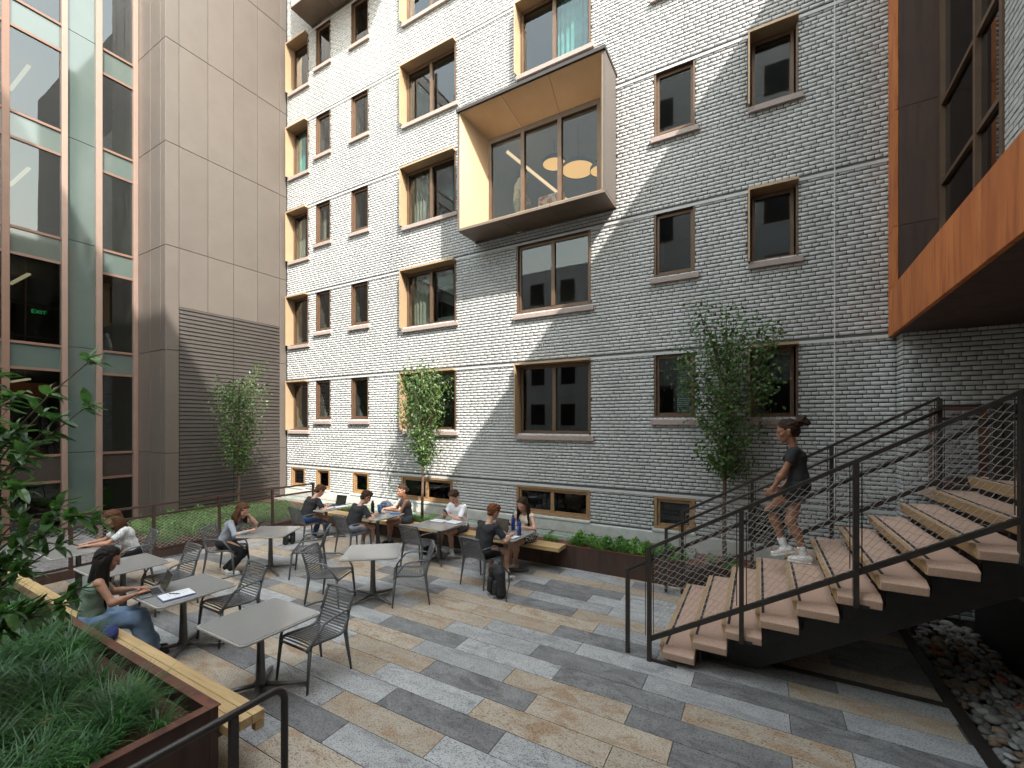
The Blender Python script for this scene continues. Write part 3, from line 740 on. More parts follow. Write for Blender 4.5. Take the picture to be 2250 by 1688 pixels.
for y in (5.55, 6.9):
    q = MB(); sl_ = RI/GO
    pts = [(SX+.05, 0.005),(SX+.95,0.005),(SX+GO*NT, sl_*(GO*NT-.95)),(SX+GO*NT, RI*NT-.14)]
    x_ = SX+GO*NT
    for i in range(NT-1, -1, -1):
        z = RI*(i+1)-.13; pts.append((x_, z)); x_ -= GO; pts.append((x_+.03, z))
        if z < .08: break
    poly = []
    for p_ in pts:
        if not poly or (abs(p_[0]-poly[-1][0])+abs(p_[1]-poly[-1][1])) > 1e-4: poly.append(p_)
    q.prism(poly, lambda u,v,t_: (u, t_, v), y, y+.02)
    q.build('stringer', M['black'], st)
q = MB(); q.bar((.18,5.70,.0),(.02,5.60,.75),.05,.03); q.build('brace', M['dark'], st)
# rails
def clipseg(p, q, poly):
    """clip 2d segment to convex ccw polygon"""
    t0, t1 = 0.0, 1.0; dx, dy = q[0]-p[0], q[1]-p[1]
    for i in range(len(poly)):
        a, b = poly[i], poly[(i+1)%len(poly)]; nx, ny = -(b[1]-a[1]), b[0]-a[0]
        num = nx*(p[0]-a[0])+ny*(p[1]-a[1]); den = nx*dx+ny*dy
        if abs(den) < 1e-12:
            if num < 0: return None
        else:
            t = -num/den
            if den > 0: t0 = max(t0, t)
            else: t1 = min(t1, t)
    if t1-t0 < 1e-3: return None
    return (p[0]+dx*t0,p[1]+dy*t0),(p[0]+dx*t1,p[1]+dy*t1)
def net(poly, fn, cw, chh, r=.0016, tilt=0, wav=.15):
    """wire net: two families of gently wavy diagonal wires clipped to polygon in (u,v); fn -> xyz"""
    mb = MB(); us = [p[0] for p in poly]; vs = [p[1] for p in poly]
    u0, u1, v0, v1 = min(us), max(us), min(vs), max(vs); H = v1-v0
    for sgn in (1,-1):
        sl = sgn*chh/cw; n = int((u1-u0+2*H/abs(sl))/cw)+2
        for i in range(n):
            s_ = u0-H/abs(sl)+i*cw
            p = (s_, v0) if sgn > 0 else (s_, v1)
            q = (s_+H/abs(sl), v1) if sgn > 0 else (s_+H/abs(sl), v0)
            c = clipseg(p, q, poly)
            if not c: continue
            (a, b), (d, e) = c; L = math.hypot(d-a, e-b); k = max(1, int(round(L/(math.hypot(cw,chh)/2))))
            path = []
            for j in range(k+1):
                t = j/k; w_ = wav*cw*.5*(1 if j%2 else -1) if 0 < j < k else 0
                path.append(fn(a+(d-a)*t+w_, b+(e-b)*t))
            for f_, g_ in zip(path[:-1], path[1:]): mb.bar(f_, g_, r*1.5, r*1.5)
    return mb
SLP = RI/GO
def rail_side(Y, posts, x_end, ext):
    zt = lambda x: 1.295+SLP*(x+1.1)*.97; zh = lambda x: zt(x)-.155; zb = lambda x: zt(x)-1.045
    hr = MB()
    hr.bar((posts[0]-.02, Y, zt(posts[0]-.02)), (x_end, Y, zt(x_end)), .045, .035); hr.build('top_rail', M['dark'], st)
    hr = MB(); yy = Y+(.06 if Y < 6 else -.06)
    hr.tube([(ext, yy, zh(ext)), (x_end, yy, zh(x_end))], .021, 8); hr.build('handrail', M['dark'], st, smooth=True)
    hr = MB(); hr.bar((ext+.005, yy, zh(ext)+.02), (ext+.005, yy, 0 if Y < 6 else 0), .045, .045, up=(0,1,0)); hr.build('post', M['dark'], st)
    hr = MB(); hr.bar((posts[0], Y, zb(posts[0])), (x_end, Y, zb(x_end)), .04, .05); hr.build('bottom_rail', M['dark'], st)
    for x in posts:
        i = max(0, min(NT-1, int((x-SX)/GO))); zf = 0.0 if x < SX else RI*(i+1)-.13
        hr = MB(); hr.box(x-.022, x+.022, Y-.03, Y+.03, zf, zt(x)-.01)
        hr.box(x-.022, x+.10 if x > SX else x+.3, Y-.012, Y+.012, zf, zf+.03)
        hr.build('post', M['dark'], st)
        for s_ in (-1,1):
            hr = MB(); hr.tube([(x+s_*.045, Y, zb(x)+.03),(x+s_*.045, Y, zt(x)-.02)], .005, 5); hr.build('lacing_rod', M['dark'], st)
    xs = posts+[x_end]
    for a, b in zip(xs[:-1], xs[1:]):
        pl = [(a+.045, zb(a+.045)+.02),(b-.045, zb(b-.045)+.02),(b-.045, zt(b-.045)-.02),(a+.045, zt(a+.045)-.02)]
        # shear-aligned net
        n = net([(u, v-SLP*.97*u) for u, v in pl], lambda u, v: (u, Y, v+SLP*.97*u), .095, .075, .0026)
        o = n.build('wire_mesh', M['wire'], st); o['kind'] = 'stuff'
rail_side(YA+.01, [-1.1,-.16,.79,1.87], 2.75, -1.37)
rail_side(YB+.01, [-1.07,-.09,.87,1.97], 1.97, -1.31)
# side landing behind the stair, with guard and column
m_ = MB(); m_.box(2.0, 4.6, 7.43, 8.30, 1.72, 1.86); m_.build('landing', M['tread'], st, bevel=.008)
m_ = MB(); m_.box(2.62+.3, 4.6, YA, 7.41, RI*NT-.14, RI*NT); m_.build('landing', M['tread'], st, bevel=.008)
for z in (2.95,2.79,1.93):
    m_ = MB(); m_.bar((1.97,YB+.01,z),(2.75,YB+.01,z),.045,.038); m_.build('landing_rail', M['dark'], st)
for x in (2.36, 2.45):
    m_ = MB(); m_.box(x-.04,x+.03,7.02,7.12,1.80,2.97); m_.build('post', M['dark'], st)
for (x, y) in ((2.12,8.22),(2.62,8.22)):
    m_ = MB(); m_.box(x-.035,x+.035,y-.035,y+.035,1.86,2.92); m_.build('rust_post', M['rust'], st)
for a, b in (((2.12,8.22,2.93),(3.2,8.22,2.93)),((2.12,8.22,1.95),(3.2,8.22,1.95)),((2.1,7.45,1.95),(2.1,8.22,1.95))):
    m_ = MB(); m_.bar(a,b,.05,.04); m_.build('landing_rail', M['rust'], st)
for (a, b, fn) in ((2.155,3.2,lambda u,v:(u,8.22,v)),(7.45,8.18,lambda u,v:(2.1,u,v))):
    n = net([(a,1.98),(b,1.98),(b,2.9),(a,2.9)], fn, .06, .06, .0021); o = n.build('wire_mesh', M['wire'], st); o['kind'] = 'stuff'
# ================================================================ handrail in the foreground
hr = thing('handrail', 'dark round steel handrail with bent end in the near foreground', 'handrail', (-2.8,1.84,0))
path = [(0,-2.6,.957),(0,-.13,.957)]
for k in range(1,7):
    a = R(15*k); path.append((0,-.13+.09*math.sin(a),.957-.09*(1-math.cos(a))))
path += [(0,-.04,.5),(0,-.04,0)]
q = MB(); q.tube(path, .0235, 14); q.build('rail', M['dark'], hr, smooth=True)
for y in (-.37,-1.6):
    q = MB(); q.box(-.018,.018,y-.025,y+.025,0,.94); q.build('post', M['dark'], hr, bevel=.004)
# ================================================================ front planter and bench
fp = thing('planter', 'large rusted steel planter of arching grass in the left foreground', 'planter', (0,0,0))
RZ = .605
q = MB(); q.box(-10.2,-3.56,1.70,1.76,0,RZ-.006); q.box(-3.62,-3.56,-1.6,1.698,0,RZ-.006); q.box(-10.2,-10.14,-1.6,1.698,0,RZ-.006); q.build('side', M['cortend'], fp)
q = MB(); q.box(-10.2,-3.55,1.695,1.775,RZ-.005,RZ+.006); q.box(-3.63,-3.55,-1.6,1.694,RZ-.005,RZ+.006); q.build('rim', M['rust'], fp, bevel=.003)
q = MB(); q.box(-10.13,-3.63,-1.6,1.69,0,.50); q.build('soil', M['soil'], fp)
bn = thing('bench', 'pale timber bench of three planks fixed along the front planter', 'bench', (0,0,0))
for y0, y1, xe, zt in ((1.955,2.050,-3.452,.45),(1.862,1.951,-3.455,.45),(1.778,1.858,-3.458,.45)):
    q = MB(); q.box(-10.3, xe, y0, y1, zt-.075, zt); q.build('plank', M['plank'], bn, bevel=.004)
q = MB(); q.box(-3.51,-3.453,1.98,2.047,.305,.374); q.build('end_block', M['plank'], bn, bevel=.003)
for x in (-9.5,-8.2,-6.9,-5.6,-4.2,-3.62):
    q = MB(); q.box(x-.02,x+.02,1.777,2.0,.33,.374); q.build('bracket', M['dark'], bn)
# ================================================================ planter and bench along the brick wall
wp = thing('planter', 'long low dark steel planter along the foot of the white brick wall', 'planter', (0,0,0))
q = MB(); q.box(-10.5,1.58,7.66,7.68,0,.42); q.build('side', M['cortend'], wp)
q = MB(); q.box(-10.5,1.58,7.655,7.70,.42,.43); q.build('rim', M['rust'], wp)
q = MB(); q.box(-13.3,-.95,7.70,8.15,-.2,.37); q.box(-.95,1.8,7.70,8.55,-.2,.37); q.build('soil', M['rsoil'], wp)
bf = thing('bench', 'long timber bench against the far planter below the brick wall', 'bench', (0,0,0))
for y0, y1 in ((7.31,7.42),(7.425,7.535),(7.54,7.65)):
    q = MB(); q.box(-9.75,-3.18,y0,y1,.375,.45); q.build('plank', M['plank'], bf, bevel=.004)
for x in (-9.4,-7.8,-6.2,-4.7,-3.4):
    q = MB(); q.box(x-.03,x+.03,7.36,7.655,.30,.374); q.build('bracket', M['dark'], bf)
sk = thing('skylight_strip', 'green glass skylight panels lying along the foot of the wall', 'skylight', (0,0,0))
x = -13.2
while x < -1.05:
    q = MB(); q.box(x+.03, min(x+1.57,-1.0)-.03, 8.20, 8.44, .44, .455); q.build('glass_panel', M['skyl'], sk)
    q = MB(); q.box(x-.028, x+.028, 8.19, 8.45, .43, .462); q.build('divider', M['dark'], sk)
    x += 1.57
q = MB(); q.box(-13.3,-1.0,8.155,8.195,.0,.45); q.box(-13.3,-1.0,8.445,8.46,.0,.45); q.box(-13.3,-1.0,8.196,8.444,.36,.41); q.build('kerb', M['conc'], sk)
lg = MB(); lg.box(-13.3,1.82,8.56,8.69,-.2,.655); tag(lg.build('wall_ledge', M['conc'], bevel=.01), 'pale concrete ledge running along the foot of the brick wall', 'ledge')
lg = MB(); lg.box(-13.3,-1.0,8.462,8.558,-.2,.44); structure(lg.build('gravel_strip', M['rsoil']), 'strip of reddish gravel between skylights and wall', 'gravel')
# ================================================================ guardrail and bed at the left
gr = thing('guardrail', 'dark steel guardrail with diamond wire mesh along the left patio edge', 'guardrail', (-10.58,0,0))
ps = [.4,1.6,2.82,4.03,5.25,6.48,7.62]
for y in ps:
    q = MB(); q.box(-.025,.025,y-.025,y+.025,0,1.09); q.build('post', M['cortend'], gr)
for nm, z in (('top_rail',1.09),('mesh_rail',.885),('bottom_rail',.19)):
    q = MB(); q.bar((0,.2,z),(0,7.66,z),.045,.04); q.build(nm, M['cortend'], gr)
for a, b in zip(ps[:-1], ps[1:]):
    n = net([(a+.025,.21),(b-.025,.21),(b-.025,.865),(a+.025,.865)], lambda u,v:(0,u,v), .105, .062, .0036, wav=.1)
    o = n.build('wire_mesh', M['wire'], gr); o['kind'] = 'stuff'
q = MB(); q.box(-10.60,-10.535,.3,7.70,-.3,.15); tag(q.build('kerb_plate', M['cortend'], bevel=.003), 'dark steel kerb plate under the left guardrail', 'kerb')
q = MB(); q.box(-13.3,-10.61,4.15,7.69,-.31,.22); structure(q.build('planting_bed', M['soil']), 'mulched planting bed between guardrail and tan building', 'planting bed')
q = MB(); q.box(-14.99,-10.61,-3.9,4.14,-.31,-.05); structure(q.build('lower_pavement', M['paverD']), 'grey lower pavement along the glass building', 'pavement')
# ================================================================ tables
M['groove'] = mat('table_edge', (.36,.35,.33), None, 3, .3)
def make_table():
    t = thing('cafe_table', '', 'table', (0,0,0), 0, 'square cafe tables on the patio')
    def rr(h, r):
        p = []
        for cx, cy, a0 in ((h-r,h-r,0),(-h+r,h-r,90),(-h+r,-h+r,180),(h-r,-h+r,270)):
            for k in range(5): p.append((cx+r*math.cos(R(a0+22.5*k)), cy+r*math.sin(R(a0+22.5*k))))
        return p
    q = MB(); q.prism(rr(.415,.06), lambda u,v,w_:(u,v,w_), .715, .735); tp = q.build('tabletop', M['groove'], t, bevel=.004)
    q = MB(); q.prism(rr(.398,.05), lambda u,v,w_:(u,v,w_), .7345, .7405); q.build('table_inlay', M['tabletop'], tp, bevel=.002)
    q = MB(); q.lathe([(.10,.713),(.10,.70),(.034,.67),(.035,.45),(.046,.13),(.062,.10),(.062,.055),(.05,.05)], (0,0,0), 18); q.build('column', M['metal'], t, smooth=True)
    for k in range(4):
        a = R(45+90*k); q = MB()
        q.tube([(.03*math.cos(a),.03*math.sin(a),.075),(.2*math.cos(a),.2*math.sin(a),.05),(.40*math.cos(a),.40*math.sin(a),.028),(.44*math.cos(a),.44*math.sin(a),.016)], [.034,.03,.022,.013], 8, flat=.7)
        q.build('foot', M['metal'], t, smooth=True)
    return t
tabs = [((-4.43,2.59),0,'nearest empty grey cafe table, by the end of the front bench'),
        ((-6.05,2.60),0,'grey cafe table with open laptop and notebook before the long haired woman'),
        ((-7.82,2.62),0,'empty grey cafe table just behind the long haired woman'),
        ((-9.42,2.60),0,'farthest left grey table where a woman in a white shirt rests her hands'),
        ((-7.86,4.78),30,'turned grey table where a woman in grey sweater looks at her phone'),
        ((-5.25,4.83),38,'empty turned table with bright glossy top in the middle of the patio'),
        ((-8.97,6.81),0,'far table with laptop and papers before the man in jeans'),
        ((-7.24,6.80),0,'far table with blue tumbler and black bottle between two people'),
        ((-5.54,6.80),0,'table with open books before the man in a white tee'),
        ((-4.02,6.83),0,'table with two blue bottles before the long haired girl')]
t0 = make_table(); 
for i, (p, a, l) in enumerate(tabs):
    if i == 0: t0.location = (*p,0); t0.rotation_euler = (0,0,R(a)); t0['label'] = l
    else: dup(t0, (*p,0), R(a), l)
# ================================================================ chairs
def curve_pts(P, n):
    P = [Vector(p) for p in P]; out = []
    seg = [(P[i+1]-P[i]).length for i in range(len(P)-1)]; T = sum(seg)
    # catmull-rom dense
    D = []
    for i in range(len(P)-1):
        p0 = P[max(i-1,0)]; p1 = P[i]; p2 = P[i+1]; p3 = P[min(i+2,len(P)-1)]
        for k in range(8):
            t = k/8; D.append(.5*((2*p1)+(p2-p0)*t+(2*p0-5*p1+4*p2-p3)*t*t+(3*p1-p0-3*p2+p3)*t**3))
    D.append(P[-1])
    L = [0]
    for a, b in zip(D[:-1], D[1:]): L.append(L[-1]+(b-a).length)
    for k in range(n):
        s_ = L[-1]*k/(n-1); j = max(0, min(len(D)-2, np.searchsorted(L, s_)-1)); f_ = (s_-L[j])/max(1e-9, L[j+1]-L[j]); out.append(D[j].lerp(D[j+1], f_))
    return out
PROF = [(0,.235,.405),(0,.225,.44),(0,.17,.456),(0,.02,.445),(0,-.12,.432),(0,-.19,.445),(0,-.232,.49),(0,-.262,.57),(0,-.305,.70),(0,-.352,.83)]
def make_chair():
    t = thing('armchair', '', 'chair', (0,0,0), 0, 'grey slatted armchairs on the patio')
    c = curve_pts(PROF, 60)
    f = MB()
    for s_ in (-1,1):
        f.tube([(s_*(.215+.012*(p.z<.6)), p.y, p.z) for p in c[::2]], .0165, 6, flat=1.3)
    for p, r in ((c[-1],.02),(c[1],.014)):
        f.tube([(x,p.y+.012*(1-(x/.22)**2)*(-1 if r>.015 else 0),p.z+.012*(1-(x/.22)**2)*(1 if r>.015 else 0)) for x in (-.22,-.11,0,.11,.22)], r, 8, flat=.8)
    f.build('frame', M['chair'], t, smooth=True)
    for s_ in (-1,1):
        q = MB(); q.tube([(s_*.222,-.30,.655),(s_*.245,-.20,.668),(s_*.268,-.02,.665),(s_*.270,.07,.645),(s_*.262,.19,.50),(s_*.248,.225,.43)], [.013,.014,.017,.017,.016,.016], 8, flat=.75); q.build('armrest', M['chair'], t, smooth=True)
        q = MB(); q.tube([(s_*.240,.215,.445),(s_*.248,.235,.25),(s_*.256,.258,0)], [.021,.018,.012], 8); q.build('leg', M['chair'], t, smooth=True)
        q = MB(); q.tube([(s_*.222,-.262,.58),(s_*.232,-.225,.45),(s_*.242,-.25,.25),(s_*.255,-.285,0)], [.016,.024,.019,.012], 8); q.build('leg', M['chair'], t, smooth=True)
    n = 27; sp = curve_pts(PROF, n*2+1)
    for k in range(n):
        a, b, d = sp[2*k], sp[2*k+1], sp[2*k+2]
        tg = (d-a).normalized(); nn = Vector((0,-tg.z,tg.y)); h = .0122 if 1 < k < n-1 else .009
        q = MB(); xs = [-.215,-.11,0,.11,.215]
        for x0,x1 in zip(xs[:-1],xs[1:]):
            P_ = []
            for up in (-1,1):
                for (x,e) in ((x0,-1),(x1,-1),(x1,1),(x0,1)):
                    dip = .012*(1-(x/.215)**2)
                    v = b + tg*(e*h*.70) + nn*(up*.004) - nn*dip*(1 if a.z>.5 else 1)
                    P_.append((x, v.y, v.z))
            q.hexa(P_)
        q.build('slat', M['chair'], t)
    return t
chairs = [((-4.21,3.04),180,'dark armchair behind the nearest table, turned to the front bench'),
          ((-5.95,3.08),180,'empty armchair pulled up across from the open laptop'),
          ((-7.68,3.10),180,'empty armchair at the table behind the long haired woman'),
          ((-9.33,3.20),172,'armchair carrying the woman in the white short sleeved shirt'),
          ((-8.50,4.36),-57,'armchair carrying the woman in the grey sweater'),
          ((-5.70,4.42),-67,'left empty armchair of the bright middle table'),
          ((-4.70,5.07),133,'right empty armchair of the bright middle table'),
          ((-7.13,5.03),135,'empty armchair right of the grey sweater woman\'s table, seat in light'),
          ((-9.07,6.41),-4,'armchair carrying the man in black tee and jeans'),
          ((-7.42,6.31),-6,'armchair carrying the dark haired man in grey shorts'),
          ((-5.66,6.40),0,'empty armchair facing the man in the white tee'),
          ((-4.13,6.24),-6,'armchair carrying the red haired man beside the black backpack')]
c0 = make_chair()
for i, (p, a, l) in enumerate(chairs):
    if i == 0: c0.location = (*p,0); c0.rotation_euler = (0,0,R(a)); c0['label'] = l
    else: dup(c0, (*p,0), R(a), l)
# ================================================================ plants
def ribbon_arrays(P0, D, L, W, droop, seg=4):
    """blades: roots P0 (n,3), horizontal dirs D (n,3), length, width, droop -> V,F"""
    n = len(P0); t = np.linspace(0, 1, seg+1)
    side = np.stack([-D[:,1], D[:,0], np.zeros(n)], 1)
    V = np.zeros((n, seg+1, 2, 3))
    for i, q in enumerate(t):
        ang = (1.25 - droop*q*1.9)
        if i == 0: pos = P0.copy()
        else:
            st_ = L/seg; pos = pos + D*(np.cos(ang_prev)*st_)[:,None] + np.array([0,0,1])*(np.sin(ang_prev)*st_)[:,None]
        ang_prev = ang
        w_ = W*(1-q**2.2*.92)*.5
        V[:,i,0] = pos - side*w_[:,None]; V[:,i,1] = pos + side*w_[:,None]
    base = (np.arange(n)*(seg+1)*2)[:,None]
    F = np.concatenate([base+np.array([[2*i,2*i+1,2*i+3,2*i+2]]) for i in range(seg)], 1).reshape(-1,4)
    return V.reshape(-1,3), F
def tufts(name, centers, nb, L, W, matl, label, spread=.05, droop=(.5,1.0), lean=None):
    P = []; D = []; LL = []; WW = []; DR = []
    for c in centers:
        k = int(nb*rng.uniform(.7,1.3)); a = rng.uniform(0, 2*np.pi, k); s_ = c[3] if len(c) > 3 else 1
        r_ = np.abs(rng.normal(0, spread, k))*s_
        P.append(np.stack([c[0]+r_*np.cos(a), c[1]+r_*np.sin(a), np.full(k, c[2])], 1))
        d = np.stack([np.cos(a+rng.normal(0,.35,k)), np.sin(a+rng.normal(0,.35,k)), np.zeros(k)], 1)
        if lean is not None: d = d+np.array(lean); d /= np.linalg.norm(d, axis=1)[:,None]
        D.append(d); LL.append(L*s_*rng.uniform(.55,1.15,k)); WW.append(W*rng.uniform(.7,1.2,k)); DR.append(rng.uniform(droop[0],droop[1],k))
    P, D, LL, WW, DR = map(np.concatenate, (P, D, LL, WW, DR))
    V, F = ribbon_arrays(P, D, LL, WW, DR)
    o = link(name, npmesh(name, V, F, matl), None); tag(o, label, 'grass', kind='stuff'); return o
cs = []
for _ in range(620):
    x, y = rng.uniform(-9.6,-3.72), rng.uniform(-.9,1.58)
    cs.append((x, y, .50, rng.uniform(.75,1.2)))
tufts('ornamental_grass', cs, 70, .38, .0095, M['grass'], 'dark green arching strap leaf grass filling the front planter', .05, (.55,1.05), (.25,-.15,0))
lf = MB()
for _ in range(26):
    x, y, z = rng.uniform(-6.5,-3.8), rng.uniform(.5,1.6), .53+rng.uniform(0,.14); a = rng.uniform(0,6.3); s_ = rng.uniform(.025,.045)
    d = Vector((math.cos(a),math.sin(a),.2))*s_; e = Vector((-math.sin(a),math.cos(a),.3))*s_*.5
    p = Vector((x,y,z)); lf.quad(p-d, p+e, p+d, p-e)
o = lf.build('fallen_leaves', mat('dead_leaf',(.30,.10,.035),(.42,.17,.06),5,.8,vary=.3,island=True)); tag(o, 'brown fallen leaves scattered in the front planter grass', 'leaves', kind='stuff')
cs = [(x, y, .37, rng.uniform(.5,1.0)) for x, y in zip(rng.uniform(-10.3,-1.1,150), rng.uniform(7.74,8.1,150)) if not -6.0 < x < -3.3 or rng.random() < .35]
tufts('wall_planter_grass', cs, 38, .30, .011, M['fern'], 'bright green grassy tufts in the far planter behind the bench', .05, (.4,.95))
cs = [(x, y, .22, rng.uniform(.6,1.2)) for x, y in zip(rng.uniform(-13.0,-10.75,140), rng.uniform(4.3,7.6,140))]
tufts('bed_grass', cs, 36, .34, .012, M['fern'], 'green ferny ground cover in the bed behind the guardrail', .07, (.35,.9))
def leaf_cloud(name, P, Nn, size, matl, parent=None, fold=.25, aspect=.5):
    """folded diamond leaves at P with random orientation biased by direction Nn"""
    n = len(P); d = rng.normal(size=(n,3)); d[:,2] -= .35; d /= np.linalg.norm(d,axis=1)[:,None]
    if Nn is not None: d = d*.8+Nn; d /= np.linalg.norm(d,axis=1)[:,None]
    r = rng.normal(size=(n,3)); s_ = np.cross(d, r); s_ /= np.linalg.norm(s_,axis=1)[:,None]; u = np.cross(s_, d)
    L = (size*rng.uniform(.6,1.25,n))[:,None]; w_ = L*aspect*.5
    A = P; B = P+d*L*.45+s_*w_+u*w_*fold; C = P+d*L; E_ = P+d*L*.45-s_*w_+u*w_*fold
    V = np.stack([A,B,C,E_],1).reshape(-1,3); b = (np.arange(n)*4)[:,None]
    F = np.concatenate([b+np.array([[0,1,2]]), b+np.array([[0,2,3]])],1).reshape(-1,3)
    return link(name, npmesh(name, V, F, matl), parent)
def bushy(name, centers, matl, label, h, n, size):
    P = []
    for c in centers:
        k = int(n*rng.uniform(.7,1.3)); a = rng.uniform(0,6.283,k); t = rng.beta(2,1.5,k); r_ = h*.55*np.sqrt(rng.uniform(0,1,k))*np.sin(np.pi*np.clip(t,.12,.95))
        P.append(np.stack([c[0]+r_*np.cos(a), c[1]+r_*np.sin(a), c[2]+t*h],1))
    o = leaf_cloud(name, np.concatenate(P), None, size, matl, aspect=.45); tag(o, label, 'ground cover', kind='stuff')
bushy('low_shrubs', [(x,7.9+rng.uniform(-.1,.1),.36) for x in (-3.0,-2.72,-2.45,-2.2,-1.95,-1.7,-1.4)], M['fern'], 'low feathery green plants along the far planter right of the bench', .30, 420, .055)
bushy('bed_shrubs', [(rng.uniform(-12.6,-10.8),rng.uniform(4.4,7.4),.2) for _ in range(22)], M['fern'], 'leafy green perennials mixed in the bed behind the guardrail', .42, 300, .07)
bushy('mulch_plants', [(rng.uniform(-.85,.3),rng.uniform(7.8,8.4),.36) for _ in range(7)], M['fern'], 'small green plants dotted over red mulch by the stair', .16, 60, .06)
M['petal'] = mat('pale_petal', (.7,.6,.55), (.8,.75,.5), 5, .7)
def tree(loc, base_z, top_z, crown_z, half, label, nl, lean=0.0, sz=.075, seed=1):
    global rng
    rng = np.random.default_rng(seed); random.seed(seed)
    t = thing('tree', label, 'tree', loc, 0, 'young upright trees')
    H = top_z-loc[2]; cz = crown_z-loc[2]
    tr = MB(); pts = []; k = 9
    for i in range(k+1):
        q = i/k; pts.append((.02*math.sin(q*5+seed)*(q>0)+lean*q, .02*math.cos(q*4+seed)*(q>0), q*H*.9))
    tr.tube(pts, [.034*(1-.85*i/k)+.004 for i in range(k+1)], 8)
    tr.build('trunk', M['bark'], t, smooth=True)
    br = MB(); P = []; N_ = []
    for b in range(38):
        q = (b+random.random())/38; z0 = cz-.12*H*.5+q*(H*.86-cz); a = b*2.4+random.uniform(-.4,.4)
        # crown profile
        qq = (z0-cz)/(H-cz); prof = half*(math.sin(math.pi*min(.98,max(.08,.16+qq*.80)))**.8)
        L = prof*random.uniform(.8,1.2); up = random.uniform(.9,1.5)
        ix = min(k, max(0, z0/(H*.9)*k)); bp = Vector(pts[int(ix)]); bp.z = z0
        path = []; m = 5
        for i in range(m+1):
            s_ = i/m; path.append(bp+Vector((math.cos(a)*L*s_, math.sin(a)*L*s_, L*up*s_**1.3))+Vector((random.uniform(-.02,.02),random.uniform(-.02,.02),0))*s_)
        br.tube(path, [.011*(1-.8*i/m)+.0018 for i in range(m+1)], 5)
        nn = int(nl/38)
        for _ in range(nn):
            s_ = random.random()**.6; j = min(m-1, int(s_*m)); p = path[j].lerp(path[j+1], s_*m-j)
            sp = .035+.085*s_
            P.append((p.x+random.gauss(0,sp), p.y+random.gauss(0,sp), p.z+random.gauss(0,sp))); N_.append((math.cos(a)*.3, math.sin(a)*.3, -.25))
    br.build('branches', M['bark'], t)
    leaf_cloud('crown', np.array(P), np.array(N_), sz, M['leaf'], t, aspect=.55)
    return t
tree((-11.85,6.35,.2), .2, 4.25, 1.70, .56, 'small tree in shade before the brown louvred panels', 3800, seed=11)
tree((-7.10,8.08,.35), .35, 4.42, 1.90, .56, 'sunlit slender tree in the planter before a gold framed window', 4300, seed=5)
tree((-.50,8.22,.35), .35, 4.80, 2.0, .74, 'tallest dark leaved tree standing in red mulch beside the stair', 5600, seed=23)
random.seed(3); rng = np.random.default_rng(3)
# magnolia at the left edge: every leaf its own object
mg = thing('magnolia', 'broad leaved magnolia branches reaching in at the left edge', 'shrub', (-5.35,.62,.5))
lm = []
for k in range(5):
    q = MB(); L = .135; n = 6; c1 = random.uniform(.02,.05); rows = []
    for i in range(n+1):
        s_ = i/n; w_ = L*.19*math.sin(math.pi*min(1,s_**.85))**.8+(.002 if 0<i<n else .0006); z = -c1*s_*s_*1.4+.01*math.sin(s_*6+k)
        rows.append([(L*s_, -w_, z+w_*.35), (L*s_, 0, z), (L*s_, w_, z+w_*.35)])
    for a, b in zip(rows[:-1], rows[1:]):
        q.quad(a[0],b[0],b[1],a[1]); q.quad(a[1],b[1],b[2],a[2])
    lm.append(q.mesh('leaf', M['mag'], smooth=True))
stems = MB(); tips = []
base = Vector((0,0,.0))
main = []
for b in range(34):
    tgt = Vector((-4.93+random.gauss(0,.36)-(-5.35), .98+random.gauss(0,.22)-.62, 1.05+2.05*(b+.5)/34+random.uniform(-.1,.1)-.5+.15))
    mid = Vector((random.uniform(-.1,.1), random.uniform(-.1,.1), tgt.z*.62))
    path = []
    for i in range(9):
        s_ = i/8; path.append(base*(1-s_)**2+mid*2*s_*(1-s_)+tgt*s_*s_)
    stems.tube(path, [.016*(1-s_/8*.75) for s_ in range(9)], 6)
    tips.append((path, tgt))
stems.build('branches', M['bark'], mg, smooth=True)
nl = 0
for path, tgt in tips:
    for c in range(4):
        j = 8-c*1.0; j0 = int(max(4, j)); p0 = path[min(8, j0)]
        dv = (path[8]-path[6]).normalized()
        for l in range(9 if c == 0 else 7):
            a = l*1.05+random.uniform(-.4,.4)+c
            ax = dv.orthogonal().normalized(); ax.rotate(Matrix.Rotation(a, 3, dv))
            d = (ax*.9+dv*.55+Vector((.25,.1,-.05))).normalized()
            s_ = d.cross(Vector((0,0,1))+ax*.3).normalized(); u = s_.cross(d)
            o = link('leaf', random.choice(lm), mg)
            sc_ = random.uniform(.8,1.3)
            M4 = Matrix((d*sc_, -s_*sc_, u*sc_)).transposed().to_4x4(); M4.translation = p0+dv*random.uniform(-.03,.03)
            o.matrix_local = M4; nl += 1
